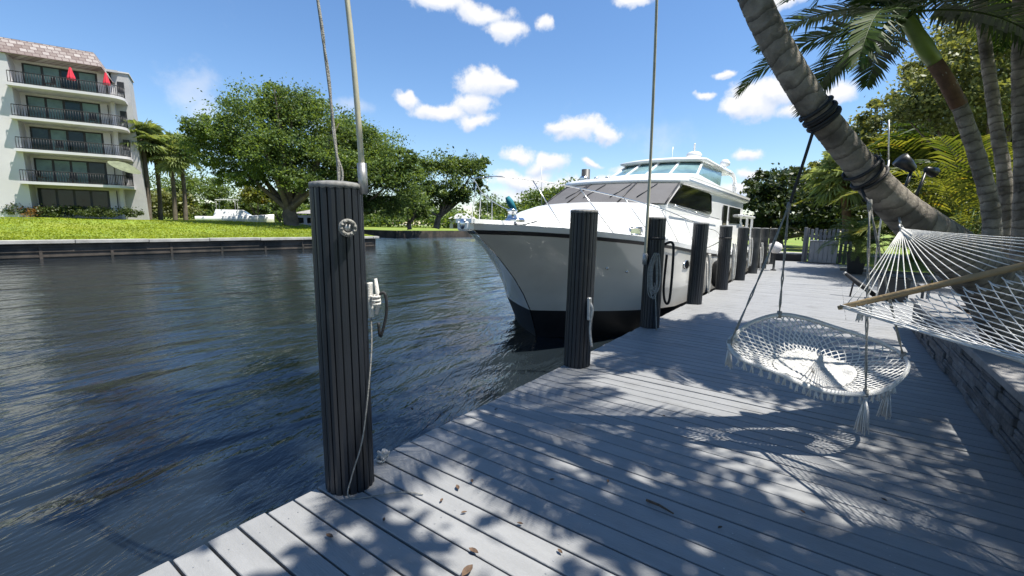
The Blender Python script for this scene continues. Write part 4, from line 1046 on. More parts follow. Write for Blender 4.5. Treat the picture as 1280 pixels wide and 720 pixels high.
tree('leaning_trunk_tree', 'tree with light green leaves between the point and the yacht bow', 'tree', dep(545, 284, 70),
     [plobe(552, 225, 36, 32, 70), plobe(585, 215, 26, 24, 70), plobe(540, 250, 34, 24, 70), plobe(577, 250, 22, 18, 70), plobe(600, 238, 10, 16, 70)], 17000, .42, 'leaf_mid', .45, 10, clump=.2)
tree('round_tree', 'small dark tree low between the ficus and the lighter tree', 'tree', dep(512, 285, 64), [plobe(512, 262, 24, 26, 64)], 5000, .5, 'leaf_mid', .3, 6)
for i, (px, py, rx, ry, D, m, lab) in enumerate([
  (205, 258, 34, 24, 58, 'leaf_olive', 'olive bush behind the cabbage palm trunks'),
  (250, 250, 36, 34, 62, 'leaf_mid', 'rounded green tree in the gap between the cabbage palms and the ficus'),
  (310, 262, 24, 18, 66, 'leaf_mid', 'green bush under the left side of the big ficus'),
  (322, 246, 16, 14, 58, 'leaf_yellow', 'bright yellow green shrub under the left branches of the big ficus'),
  (420, 262, 30, 20, 75, 'leaf_olive', 'pale bush seen under the big ficus beside its trunk'),
  (350, 258, 26, 18, 80, 'leaf_mid', 'mid green bush far behind the ficus trunk'),
  (232, 236, 60, 18, 85, 'leaf_mid', 'distant dark tree line behind the white boat on the lawn')]):
    tree('bush' if i not in (1, 6) else 'round_tree', lab, 'bush' if i not in (1, 6) else 'tree', dep(px, 284, D), [plobe(px, py, rx, ry, D), plobe(px-rx*.4, py+ry*.3, rx*.6, ry*.6, D), plobe(px+rx*.45, py+ry*.25, rx*.6, ry*.7, D)], 4200, .4, m, .16, 5, clump=.2)
# foundation hedge at the building: individual shrubs
hm = None
labs = ['clipped dark shrub at the far left foot of the building', 'second shrub from the left along the building', 'reddish shrub below the left windows of the building', 'shrub below the middle of the building windows',
        'shrub right of the middle below the building windows', 'shrub at the right end of the ground floor windows', 'shrub under the rounded balconies', 'shrub at the foot of the stair tower', 'low shrub between the tower and the first palm trunk']
for i, px in enumerate([6, 22, 40, 58, 78, 98, 118, 143, 166]):
    b = dep(px, 276, 39.3+i*.45); b.z = far_h(b.x)
    tree('foundation_shrub', labs[i], 'shrub', b, [((b.x, b.y, b.z+.55), (.85, .85, rng.uniform(.45, .75)))], 900, .17, 'leaf_rust' if i == 2 else 'leaf_hedge', 0, group='shrubs along the foot of the building', clump=.3)
# distant tree line beyond the yacht bow and behind everything on the left
far = [(612, 262, 20, 16, 150), (655, 262, 26, 16, 140), (690, 250, 30, 18, 120), (715, 252, 30, 24, 110), (745, 255, 30, 26, 120), (790, 262, 30, 22, 130), (560, 274, 30, 12, 160), (640, 268, 24, 12, 170)]
fl = ['hazy low tree left of the teal boat beyond the yacht bow', 'low tree right behind the teal boat', 'rounded tree left of the yacht windshield', 'taller rounded tree against the yacht windshield', 'tree hidden mostly behind the yacht windshield', 'distant tree behind the yacht saloon', 'low far tree at the canal end under the light green tree', 'low far tree behind the yacht pulpit']
for (px, py, rx, ry, D), lab in zip(far, fl):
    tree('canal_end_tree', lab, 'tree', dep(px, 284, D), [plobe(px, py, rx, ry, D), plobe(px+rx*.5, py+4, rx*.6, ry*.7, D)], 2600, .8, 'leaf_mid', .3, 4, group='trees at the far end of the canal', clump=.25)
mb = MB()
pts = []
for i in range(420):
    px = rng.uniform(-60, 640); D = rng.uniform(118, 150); c = np.array(dep(px, 284, D)); c[2] = .5
    h = (3.5+4.5*abs(math.sin(px*.021)+.4*math.sin(px*.057)))*rng.uniform(.7, 1.05)
    pts.append(c+np.array([0, 0, h*.5])+nrg.normal(size=(70, 3))*np.array([2.4, 2.4, h*.26]))
wd = leaf_mesh('distant_woods', np.concatenate(pts), 1.1, 'leaf_mid', None)
tag(wd, 'low band of distant woods along the horizon beyond the far lawn', 'woods', None, 'stuff')
# things on the far bank -------------------------------------------------
def small_boat(name, lab, c, L, yaw, hullm, top, group=None):
    t = thing(name, lab, 'boat', c); R = Matrix.Rotation(yaw, 3, 'Z'); c = Vector(c)
    B = L*.16; mb = MB(); rows = []
    for i in range(9):
        u = i/8; y = L*(u-.5); h = B*(1-max(0, (u-.55)/.45)**2.2); sh = L*.10*(1+.5*u*u)
        rows.append([tuple(c+R @ Vector((x, y, z))) for x, z in ((-h, sh), (-h*.95, sh*.5), (-h*.6, -.3), (0, -.45), (h*.6, -.3), (h*.95, sh*.5), (h, sh), (0, sh+.05))])
    mb.grid(rows, closed=True); mb.add(rows[0], [tuple(range(8))]); mb.build('hull', hullm, t)
    sh = L*.11
    mb = MB()
    P = lambda x, y, z: c+R @ Vector((x, y, z))
    v = [P(-B*.75, -.28*L, sh), P(B*.75, -.28*L, sh), P(B*.7, .2*L, sh*1.1), P(-B*.7, .2*L, sh*1.1), P(-B*.6, -.25*L, sh+L*.1), P(B*.6, -.25*L, sh+L*.1), P(B*.5, .08*L, sh+L*.1), P(-B*.5, .08*L, sh+L*.1)]
    mb.add(v, [(0, 3, 2, 1), (4, 5, 6, 7), (0, 1, 5, 4), (1, 2, 6, 5), (2, 3, 7, 6), (3, 0, 4, 7)]); mb.build('cabin', 'gel', t)
    mb = MB(); mb.add([v[2].lerp(v[6], .3)+R @ Vector((-B*.06, .01, 0)), v[3].lerp(v[7], .3)+R @ Vector((B*.06, .012, .0)), v[7].lerp(v[3], .15)+R @ Vector((.02, .02, .01)), v[6].lerp(v[2], .15)+R @ Vector((-.02, .02, .01))], [(0, 1, 2, 3)]); mb.build('windshield', 'dglass', t)
    if top:
        mb = MB(); mb.plate([P(-B*.6, -.25*L, sh+L*.24), P(B*.6, -.25*L, sh+L*.24), P(B*.55, .02*L, sh+L*.25), P(-B*.55, .02*L, sh+L*.25)], .08); mb.build('canopy', top, t)
        for x, y in ((-.55, -.24), (.55, -.24), (-.5, .0), (.5, .0)):
            mb = MB(); mb.tube([P(x*B, y*L, sh), P(x*B, y*L, sh+L*.24)], .03, 4); mb.build('canopy_post', 'galv', t)
    return t
# white boat whose stern and flybridge show above the lawn
ww = dep(297, 281, 52); k = 50/F; r_ = Vector((math.cos(YAW), math.sin(YAW), 0)); f_ = Vector((-math.sin(YAW), math.cos(YAW), 0))
ww.z = far_h(ww.x)-.25
t = small_boat('sportfishing_boat', 'white boat with flybridge and sloping foredeck showing above the far lawn', ww, 7.6, YAW-PI/2+.35, 'gel', 'gel')
def house(lab, px0, px1, ytop, ybase, D, depth=8, roof='roofgrey'):
    a, b = dep(px0, ybase, D), dep(px1, ybase, D); a.z = b.z = min(a.z, b.z)-.5; z1 = dep((px0+px1)/2, ytop, D).z; h = z1-a.z
    t = thing('waterfront_house', lab, 'house', (a+b)/2); d = f_*depth; u = (b-a).normalized()
    v = [a, b, b+d, a+d]; top = [p+Vector((0, 0, h*.68)) for p in v]
    mb = MB(); mb.add(v+top, [(0, 1, 5, 4), (1, 2, 6, 5), (2, 3, 7, 6), (3, 0, 4, 7)]); mb.build('wall', 'stucco_grey', t)
    e = [p+(p-(a+b+d)/2).normalized()*.6 for p in top]; r0 = (e[0]+e[3])/2+u*2+Vector((0, 0, h*.32)); r1 = (e[1]+e[2])/2-u*2+Vector((0, 0, h*.32))
    mb = MB(); mb.add(e+[r0, r1], [(0, 1, 5, 4), (1, 2, 5), (2, 3, 4, 5), (3, 0, 4), (3, 2, 1, 0)]); mb.build('roof', roof, t)
    n = max(2, int((b-a).length/3.2))
    for i in range(n):
        c = a+u*((b-a).length*(i+.5)/n)-f_*.04; w = u*.65
        mb = MB(); mb.plate([c-w+Vector((0, 0, h*.2)), c+w+Vector((0, 0, h*.2)), c+w+Vector((0, 0, h*.52)), c-w+Vector((0, 0, h*.52))], .05); mb.build('window', 'dglass', t)
house('low white house glimpsed under the big ficus left of the piling', 368, 396, 262, 279, 78)
house('small white boathouse at the canal end beside the yacht bow', 562, 592, 268, 287, 118, roof='stucco_grey')
small_boat('motorboat', 'distant boat with teal canopy and blue hull beyond the yacht pulpit', dep(638, 284, 75)-Vector((0, 0, .6)), 7.5, 2.6, 'blue_hull', 'teal_canvas')
small_boat('motorboat', 'distant white motorboat beyond the yacht foredeck', dep(668, 282, 95)-Vector((0, 0, .6)), 9, 1.2, 'gel', None)
t = thing('folded_sail', 'teal folded sail cover standing up over the distant blue boat', 'sail', dep(636, 262, 75))
mb = MB(); mb.tube([dep(634, 246, 75), dep(637, 252, 75), dep(643, 263, 75)], [.35, .6, .45], 8); mb.build('cover', 'teal_canvas', t)
mb = MB(); mb.tube([dep(643, 264, 75), dep(644, 275, 75)], .12, 6); mb.build('boom_crutch', 'galv', t)
for px, y0_, y1_, D, r, lab in ((601, 192, 283, 80, .07, 'tall thin mast in front of the light green tree'), (609, 222, 280, 84, .07, 'shorter thin mast just right of the tall one'), (677, 208, 280, 90, .08, 'thin mast standing beyond the yacht foredeck'), (440, 193, 284, 58, .07, 'flagpole beyond the nearest piling')):
    mb = MB(); mb.tube([dep(px, y1_, D), dep(px, y0_, D)], [r, r*.6], 5); tag(mb.build('flagpole' if px == 440 else 'boat_mast', 'galv'), lab, 'flagpole' if px == 440 else 'mast')
t = thing('flag', 'small red and white flag drooping from the pole behind the nearest piling', 'flag', dep(446, 213, 58))
for i, (m, y) in enumerate((('red', 207), ('gel', 209.5), ('red', 212), ('gel', 214.5), ('red', 217))):
    mb = MB(); rows = [[tuple(dep(441+x, y+q*2.5+x*.55, 58+.15*math.sin(x*.9))) for x in range(0, 9)] for q in (0, 1)]
    mb.grid(rows); mb.build('stripe', m, t)

# ------------------------------------------------------------------ leaning coconut palm
def D_(x): return x
TP = [dep(1290, 395, 3.95), dep(1240, 360, 3.62), dep(1180, 308, 3.34), dep(1106, 243, 3.18), dep(1040, 163, 3.12), dep(1000, 106, 3.10), dep(962, 40, 3.10), dep(936, -20, 3.12), dep(910, -100, 3.2), dep(884, -230, 3.4), dep(868, -400, 3.7), dep(850, -640, 4.1), dep(840, -900, 4.4)]
TP[0].z = .35
lp = thing('coconut_palm', 'grey ringed coconut palm trunk leaning over the deck with hammock tied to it', 'palm', TP[0])
def RT(a): return interp([(0, .205), (1.2, .196), (1.9, .168), (2.5, .116), (3.0, .090), (8, .075)], a)
path = smooth_line(TP, 18); mb = MB(); n = 22; N = len(path)
# resample finer for ring scars
fine = smooth_line(path[::3]+[path[-1]], 10); N = len(fine); rows = []; acc = 0; along = []
for i, p in enumerate(fine):
    t_ = (fine[min(i+1, N-1)]-fine[max(i-1, 0)]).normalized(); nr = t_.cross(Vector((0, 1, 0))).normalized(); bi = t_.cross(nr)
    if i: acc += (p-fine[i-1]).length
    along.append(acc); R0 = RT(acc)
    row = []
    for k in range(n):
        a = 2*PI*k/n; q = acc+.014*math.sin(a*2+acc*3)+.016*math.sin(a+acc*5)
        saw = (q % .098)/.098; groove = -.022 if saw < .16 else .016*(1-saw)
        row.append(p+(nr*math.cos(a)+bi*math.sin(a))*R0*(1+groove+.015*math.sin(3*a+acc*6)+.008*rng.uniform(-1, 1)))
    rows.append(row)
mb.grid(rows, closed=True); tk = mb.build('trunk', 'trunk', lp)
at_ = tk.data.attributes.new('along', 'FLOAT', 'POINT'); at_.data.foreach_set('value', [v for v in along for _ in range(n)])
def pal_crown(parent, c, nf, L, m, elo=-.5, ehi=1.35, droop=1.5, n=34, ll=.62, lw=.045, az0=0.0, hang=.5, rr=.02):
    for i in range(nf):
        mb = MB(); u = (i+.5)/nf
        frond(mb, Vector(c)+Vector((rng.uniform(-.04, .04), rng.uniform(-.04, .04), rng.uniform(-.08, .08))), az0+i*2.39996+rng.uniform(-.15, .15), elo+(ehi-elo)*u, L*rng.uniform(.85, 1.1)*(1-.12*u), droop*rng.uniform(.8, 1.15)*(1-.35*u), n, ll, lw, .3, hang, rr)
        mb.build('frond', m, parent)
pal_crown(lp, TP[-1]+Vector((0, 0, .1)), 17, 2.7, 'leaf_coco', -.55, 1.3, 1.5, 46, .75, .05, hang=.6)

# straps wound round the leaning trunk
def nearest(p):
    i = min(range(len(fine)), key=lambda k: (fine[k]-p).length); return i
def wind(name, lab, px, py, turns, r, span, m='black', extra=None, tail=None):
    i0 = min(range(len(fine)), key=lambda k: abs(fine[k].x-px)); mb = MB()
    c = fine[i0]; t_ = (fine[i0+2]-fine[i0-2]).normalized(); nr = t_.cross(Vector((0, 1, 0))).normalized(); bi = t_.cross(nr)
    acc0 = sum((fine[k]-fine[k-1]).length for k in range(1, i0+1)); R0 = RT(acc0)
    pts = []
    for k in range(turns*20+1):
        a = 2*PI*k/20; s = span*(k/(turns*20)-.5)+.02*math.sin(a*.5+py)
        pts.append(c+t_*s+(nr*math.cos(a)+bi*math.sin(a))*(R0*1.03+r*.8))
    mb.tube(pts, r, 6)
    low = min(pts, key=lambda p: p.z)
    if tail is not None: mb.tube(smooth_line([low+Vector((0, 0, .02)), low.lerp(tail, .5), tail], 4), r*.9, 6)
    if extra: extra(mb, c, t_, nr, bi, R0)
    return mb, lab, name, low, m
def pick(px, py):   # world x of the trunk axis at a photo pixel
    best = None
    for p in fine:
        d = p-Vector((0, 0, EYE)); v = ray(px, py); v = v/v.length
        e = (d-v*d.dot(v)).length
        if best is None or e < best[0]: best = (e, p.x)
    return best[1]
K1 = dep(986, 258, 3.16); K2 = dep(1087, 255, 2.98)
mb, lab, nm, low1, m = wind('hanging_strap', 'black strap wound several times round the leaning trunk, tail down to chair ropes', pick(1025, 143), 1, 5, .012, .11, tail=K1)
tag(mb.build(nm, m), lab, 'strap')
mb, lab, nm, low2, m = wind('hanging_strap', 'black strap wound loosely lower on the leaning trunk, above the right chair ropes', pick(1085, 213), 2, 3, .011, .15, tail=K2)
tag(mb.build(nm, m), lab, 'strap')

# ------------------------------------------------------------------ hanging rope chair
RIM = [(912,430,3.05),(926,448,2.93),(970,465,2.86),(1006,481,2.83),(1039,490,2.81),(1082,492,2.80),(1111,484,2.85),(1133,463,3.0),(1129,445,3.14),(1097,427,3.26),(1042,409,3.30),(1006,398,3.30),(974,394,3.28),(941,403,3.22),(920,418,3.12)]
rimc = [dep(*q) for q in RIM]; rim = smooth_line(rimc, 10, True); NR = len(rim)
cen = sum(rim, Vector((0, 0, 0)))/NR
hc = thing('hanging_chair', 'white macrame hanging loveseat chair on ropes above the deck', 'hanging chair', cen)
def bowl(a, rho):
    x = (a % 1.0)*NR; i = int(x) % NR; p = rim[i].lerp(rim[(i+1) % NR], x-int(x))
    c2 = cen+Vector((.0, -.04, 0))
    return c2+(p-c2)*rho+Vector((0, 0, -.14*(1-rho**2.2)))
mb = MB(); mb.tube(rim, .0105, 8, closed=True)
for k in range(0, NR*2):
    a = k/(NR*2); p = bowl(a, 1.0); mb.tube([p+Vector((0, 0, .014)), bowl(a+.004, 1.0)+(p-cen).normalized()*.016, bowl(a+.006, 1.0)-Vector((0, 0, .014))], .006, 4)
mb.build('rim', 'cotton', hc)
mb = MB(); NS = 56
for fam in (1, -1):
    for k in range(NS):
        pts = [bowl(k/NS+fam*(.085)*v, 1.0-.55*v) for v in [j/7 for j in range(8)]]
        mb.tube(pts, .0042, 4)
mb.build('netting', 'cotton', hc)
mb = MB(); rows = []
for rho in (.47, .38, .26, .14, .02):
    rows.append([bowl(j/60, rho)+Vector((0, 0, .012+.006*math.sin(j*2.1+rho*30))) for j in range(60)])
mb.grid(rows, closed=True); rows2 = [[p-Vector((0, 0, .03)) for p in r] for r in rows]; mb.grid([rows[0], rows2[0]], closed=True); mb.grid(list(reversed(rows2)), closed=True)
mb.build('woven_seat', 'cushion', hc)
# a woven white band along the front lip
mb = MB(); rows = []
for rho in (1.0, .88, .74, .5):
    rows.append([bowl(a, rho)+Vector((0, 0, .006)) for a in [.06+.27*j/24 for j in range(25)]])
mb.grid(rows); mb.grid([[p-Vector((0, 0, .012)) for p in r] for r in reversed(rows)]); mb.build('front_lip', 'cushion', hc)
mb = MB()
for K, idx in ((K1, (0, 12)), (K2, (5, 8))):
    for j in idx:
        e = rimc[j]; pts = [K.lerp(e, v)+Vector((0, 0, -.02*math.sin(v*PI))) for v in [q/8 for q in range(9)]]
        for ph in (0, PI): mb.tube([p+Vector((.006*math.cos(i*1.9+ph), .006*math.sin(i*1.9+ph), 0)) for i, p in enumerate(pts)], .0048, 5)
        mb.tube([e+Vector((0, 0, .03)), e-Vector((0, 0, .02))], .018, 6)
    mb.tube([K+Vector((0, 0, .03)), K, K-Vector((0, 0, .05))], [.012, .017, .01], 6)
mb.build('suspension_rope', 'rope_grey', hc)
def tassel(mb, p, L, r, n):
    for _ in range(n):
        o = Vector((rng.gauss(0, r), rng.gauss(0, r), 0)); mb.tube([p, p+o*.8+Vector((0, 0, -L*.4)), p+o*1.3+Vector((rng.gauss(0, .004), 0, -L*rng.uniform(.85, 1.05)))], .0034, 4)
    mb.tube([p+Vector((0, 0, .005)), p-Vector((0, 0, .02))], r*.9+.003, 6)
for j in range(2, 26):
    a = (.03+.40*j/26); mb = MB(); tassel(mb, bowl(a, 1.0)-Vector((0, 0, .008)), .058, .0045, 6); mb.build('tassel', 'cotton', hc)
for j, L in ((0, .15), (5, .26), (6, .20), (14, .10)):
    mb = MB(); tassel(mb, rimc[j]-Vector((0, 0, .012)), L, .014, 26); mb.build('long_tassel', 'cotton', hc)

# ------------------------------------------------------------------ rope hammock
hA = dep(1127, 286, 3.06); hL = dep(1052, 384, 2.86); hR = dep(1420, 300, 2.12)
ham = thing('rope_hammock', 'white rope hammock with wooden spreader bar tied to the leaning palm', 'hammock', (hL+hR)/2)
bd = (hR-hL).normalized(); bl = (hR-hL).length
mb = MB(); mb.tube([hL-bd*.02, hL, hL+bd*.04]+[hL.lerp(hR, k/8) for k in range(1, 8)]+[hR], [.013, .016, .0185]+[.0195]*7+[.017], 10); mb.build('spreader_bar', 'teak', ham)
mb = MB(); NB = 23
for k in range(NB):
    e = hL.lerp(hR, (k+.4)/NB); pts = [hA.lerp(e, v)+Vector((0, 0, -.012*math.sin(v*PI))) for v in (0, .25, .5, .75, 1)]
    mb.tube(pts, .0030, 5)
for k in range(6):
    o = Vector((rng.uniform(-.01, .01), rng.uniform(-.01, .01), rng.uniform(-.012, .012))); mb.tube([hA+o, hA+(hL.lerp(hR, .5)-hA).normalized()*.12+o*1.3], .008, 5)
mb.build('clew_strings', 'cotton', ham)
mb = MB(); i0 = min(range(len(fine)), key=lambda k: (fine[k]-hA).length); cT = fine[i0]
tdir = (fine[i0+2]-fine[i0-2]).normalized(); nr = tdir.cross(Vector((0, 1, 0))).normalized(); bi = tdir.cross(nr)
acc0 = sum((fine[k]-fine[k-1]).length for k in range(1, i0+1)); R1 = RT(acc0)*1.03
e_ = (hA-cT).normalized(); s0 = cT+e_*R1*.9
mb.tube([s0, s0.lerp(hA, .6)], .008, 6); mb.tube([hA-e_*.012+(e_*math.cos(2*PI*k/12)+tdir*math.sin(2*PI*k/12))*.022 for k in range(12)], .006, 6, closed=True)
mb.build('eye_hook', 'galv', ham)
axis = Vector((.55, -.84, 0)).normalized(); LEN = 2.5
def bed(u, v):   # u across 0..1, v along 0..1
    p = hL.lerp(hR, u)+axis*(LEN*v)
    zend = 1.25+.0*u; p.z = p.z*(1-v)+zend*v-.30*math.sin(PI*v)*(.55+.45*math.sin(PI*min(1, u+.1)))-.06*math.sin(PI*u)
    nar = .16*math.sin(PI*min(v*1.2, 1)); p += (hL-hR).normalized()*(-nar*(1-2*u))*-1*-.9
    return p
mb = MB(); NU = 22; NVv = 30
for fam in (1, -1):
    for k in range(-NVv, NU+NVv):
        pts = []
        for j in range(NVv*2+1):
            v = j/(NVv*2); u = k/NU+fam*v*NVv/NU*.62
            if fam < 0: u = k/NU-v*NVv/NU*.62
            if 0 <= u <= 1:
                pp = bed(u, v); pts.append(pp)
            elif len(pts) > 1: break
        if len(pts) > 2: mb.tube(pts, .0033, 4)
mb.build('net_bed', 'cotton', ham)
mb = MB()
for u in (0, 1): mb.tube([bed(u, j/24) for j in range(25)], .008, 6)
for q in range(3): mb.tube([bed(.0, j/24)+Vector((.012*math.cos(j+q*2), .012*math.sin(j+q*2), .008*q)) for j in range(25)], .0045, 4)
mb.build('edge_rope', 'cotton', ham)
mb = MB()
for k in range(NB):
    u = (k+.4)/NB; p = bed(u, 0); mb.tube([p+Vector((0, 0, .018)), p+axis*.025, bed(min(1, u+.01), .02)], .0045, 4)
for j in range(4): tassel(mb, hL+bd*(.10+.02*j)-Vector((0, 0, .03)), .09, .006, 4)
mb.build('bar_loops', 'cotton', ham)
# ------------------------------------------------------------------ palms on the right
def feather_palm(name, lab, ctrl, r0, r1, nf, L, m='leaf_palm', group=None, shaft=True, az0=0.0, n=30, ll=.5, elo=-.35, ehi=1.35, droop=1.5, barkm='trunk', red=False, lw=.04):
    pts = smooth_line(ctrl, 10); N = len(pts)
    t = thing(name, lab, 'palm', pts[0], group); mb = MB(); n_ = 14; rows = []; acc = 0; al = []
    for i, p in enumerate(pts):
        if i: acc += (p-pts[i-1]).length
        tt = (pts[min(i+1, N-1)]-pts[max(i-1, 0)]).normalized(); a_ = tt.cross(Vector((0, 1, 0))).normalized(); b_ = tt.cross(a_)
        al.append(acc); R = r0+(r1-r0)*i/(N-1); R *= 1+(.06 if i % 3 == 0 else -.015)
        rows.append([p+(a_*math.cos(2*PI*k/n_)+b_*math.sin(2*PI*k/n_))*R*(1+.02*rng.uniform(-1, 1)) for k in range(n_)])
    mb.grid(rows, closed=True); tk = mb.build('trunk', barkm, t)
    at_ = tk.data.attributes.new('along', 'FLOAT', 'POINT'); at_.data.foreach_set('value', [v for v in al for _ in range(n_)])
    top = pts[-1]; d = (pts[-1]-pts[-3]).normalized()
    if red:
        mb = MB(); mb.tube([pts[int(N*.72)], pts[int(N*.86)], top], [r1*1.2, r1*1.12, r1*1.1], 12); mb.build('upper_trunk', 'bark_red', t)
    if shaft:
        mb = MB(); mb.tube([top-d*.02, top+d*.2, top+d*.5, top+d*.7], [r1*1.05, r1*1.3, r1*1.0, r1*.5], 12); mb.build('crownshaft', 'shaft', t); top = top+d*.58
    pal_crown(t, top, nf, L, m, elo, ehi, droop, n, ll, lw, az0, rr=.014)
    return t
b0 = dep(1252, 330, 5.0); b0.z = .35
feather_palm('feather_palm', 'curving feather palm with reddish upper trunk, right of the leaning palm', [b0, dep(1240, 280, 5.0), dep(1224, 205, 5.0), dep(1196, 125, 5.0), dep(1168, 78, 5.0)], .085, .062, 22, 1.75, red=True, az0=2.2, n=40, lw=.050, ll=.44, elo=-.05, droop=1.35)
b1 = dep(1262, 330, 5.6); b1.z = .35
feather_palm('feather_palm', 'slender grey palm trunk just right of the curving feather palm', [b1, dep(1257, 250, 5.6), dep(1246, 160, 5.7), dep(1232, 60, 5.8), dep(1222, -20, 5.8)], .075, .055, 20, 2.0, az0=.4, n=36, lw=.05, ll=.45, elo=-.3, droop=1.5)
b2 = dep(1283, 330, 5.2); b2.z = .35
feather_palm('feather_palm', 'grey palm trunk at the right edge of the view', [b2, dep(1279, 240, 5.2), dep(1276, 130, 5.3), dep(1276, 40, 5.3), dep(1280, -90, 5.3)], .085, .065, 20, 2.2, az0=1.3, n=36, lw=.05, ll=.48, elo=-.5, droop=1.6)
# unseen palms added just outside the view to shade the near deck
for i, (x, y, h, nf, L, az, lab) in enumerate([
   (3.4, 2.0, 4.3, 16, 2.0, .3, 'unseen feather palm added for shade in the planter right of the camera'),
   (3.9, 4.3, 4.9, 16, 2.0, 1.1, 'taller unseen feather palm added for shade in the planter right of the camera'),
   (2.9, .1, 4.0, 15, 1.9, 2.0, 'unseen feather palm added for shade in the planter behind the camera on the right'),
   (3.6, 6.6, 5.2, 15, 2.0, .8, 'tall unseen feather palm added for shade near the wall corner, out to the right')]):
    feather_palm('feather_palm', lab, [Vector((x+.25, y, .3)), Vector((x+.15, y+.05, h*.4)), Vector((x, y, h*.75)), Vector((x-.12, y, h))], .09, .07, nf, L, az0=az, elo=-.6, ll=.5, lw=.05, n=30)
tree('added_shade_tree', 'unseen leafy tree added out to the right, crown lobes placed to shade the deck', 'tree', (4.4, 2.2, .3),  # unseen tree added for its shade; lobes placed where the deck should be dark
     [((2.75, 3.3, 6.2), (1.2, .95, .7)), ((1.95, 4.0, 6.3), (.75, .42, .4)), ((.55, 2.0, 6.1), (.62, .5, .3)), ((3.0, 6.5, 6.9), (1.3, .6, .4)), ((3.4, 2.2, 6.4), (1.6, 1.5, .9)), ((2.6, .9, 6.6), (1.2, .9, .6)), ((4.1, 4.4, 6.3), (.9, 1.2, .7)), ((4.8, 4.2, 6.0), (1.7, 2.0, 1.2)), ((3.8, 6.2, 6.6), (1.4, 1.4, .8)), ((4.2, -.6, 6.0), (2.2, 1.8, 1.2)), ((2.2, -2.2, 6.4), (1.9, 1.6, 1.0)), ((.2, -3.2, 6.0), (1.8, 1.5, 1.0)), ((-1.8, -3.6, 5.6), (1.4, 1.3, .9)), ((6.0, 1.5, 5.2), (2.0, 2.6, 1.8)), ((6.2, 6.0, 4.6), (1.6, 2.0, 1.8))], 42000, .15, 'leaf_mid', .2, 24, clump=.2)
feather_palm('feather_palm', 'unseen feather palm added arching over the deck, its crown placed to cast frond shade', [Vector((1.9, 2.1, .3)), Vector((1.55, 2.5, 2.2)), Vector((.9, 3.0, 3.7)), Vector((.3, 3.35, 4.75))], .09, .065, 15, 1.9, az0=.7, elo=-.35, ll=.48, lw=.05, n=30)  # unseen palm added so its fronds streak the deck with shadow
# areca and yellow palms behind
def areca(lab, px, py, D, n, L, m, zb=0.0, el=(.5, 1.45), name='areca_palm', spread=.5):
    c = dep(px, py, D); c.z = zb
    t = thing(name, lab, 'palm', c, None); ms = MB()
    mb = MB()
    for i in range(n):
        a = i*2.39996; o = Vector((math.cos(a)*spread*rng.random(), math.sin(a)*spread*rng.random(), 0)); h = L*rng.uniform(.15, .75)
        top = c+o*1.6+Vector((0, 0, h)); ms.tube([c+o, (c+o+top)/2, top], [.04, .03, .02], 5)
        frond(mb, top, a+rng.uniform(-.4, .4), rng.uniform(*el), L*rng.uniform(.7, 1.05), rng.uniform(1.0, 1.9), 24, L*.26, .05*L/2, .35, .5, .012)
    ms.build('stems', 'shaft', t); mb.build('fronds', m, t)
    return t
areca('yellowish areca palm clump right behind the trunk floodlights', 1200, 300, 13, 34, 3.1, 'leaf_yellow')
areca('orange tinged palm clump between the leaning trunk and the curving palm', 1236, 300, 13.5, 28, 3.0, 'leaf_yellow', .2, name='areca_palm')
areca('tall green areca palm clump at the far right behind the palm trunks', 1285, 300, 17, 36, 5.6, 'leaf_palm')
areca('yellow green areca palm farther back left of the curving palm', 1150, 300, 23, 34, 4.6, 'leaf_yellow')
areca('bushy dead leaved palm low behind the curving palm trunk', 1225, 300, 18.5, 26, 2.8, 'leaf_rust', .3, (.2, 1.2))
areca('green palm clump between the bright lawn and the leaning trunk', 1160, 305, 24.5, 26, 2.6, 'leaf_palm')
# trees behind the deck end
tree('evergreen_tree', 'dense dark evergreen tree at the end of the dock, right of the yacht stern', 'tree', dep(975, 310, 40),
     [plobe(985, 250, 44, 38, 40), plobe(955, 262, 26, 30, 39), plobe(1012, 262, 34, 36, 38), plobe(975, 225, 24, 18, 41), plobe(985, 285, 50, 20, 41)], 17000, .34, 'leaf_dark', .4, 10, clump=.2)
tree('evergreen_tree', 'dark hedge like tree behind the grey storage box and pickets', 'tree', dep(1035, 305, 33),
     [plobe(1030, 262, 32, 40, 33), plobe(1060, 280, 28, 30, 33), plobe(1005, 285, 30, 20, 34)], 9000, .3, 'leaf_dark', .3, 8, clump=.22)
tree('live_oak', 'airy olive green tree seen through beneath the leaning trunk', 'tree', dep(1092, 300, 26),
     [plobe(1110, 160, 36, 30, 26), plobe(1085, 185, 32, 30, 26), plobe(1130, 190, 38, 34, 25), plobe(1060, 215, 30, 26, 27), plobe(1035, 215, 20, 18, 27), plobe(1120, 130, 22, 12, 26)], 10000, .22, 'leaf_olive', .25, 12, clump=.24)
tree('live_oak', 'bright leaved tree high behind the curving palm', 'tree', dep(1225, 300, 22),
     [plobe(1210, 130, 52, 34, 22), plobe(1262, 160, 40, 50, 22), plobe(1170, 165, 36, 34, 23), plobe(1230, 85, 52, 26, 22), plobe(1290, 90, 40, 50, 22)], 13000, .24, 'leaf_olive', .25, 12, clump=.22)
tree('evergreen_tree', 'dark tree mass behind the yellow palms', 'tree', dep(1180, 300, 27),
     [plobe(1160, 230, 60, 50, 27), plobe(1230, 210, 60, 60, 27), plobe(1290, 220, 50, 70, 27), plobe(1110, 262, 40, 34, 28)], 15000, .32, 'leaf_dark', .3, 10, clump=.22)
tree('evergreen_tree', 'dark tree on the far right beyond the palm trunks', 'tree', dep(1330, 300, 18),
     [plobe(1330, 170, 70, 90, 18), plobe(1290, 250, 50, 50, 19)], 9000, .3, 'leaf_dark', .3, 10, clump=.22)
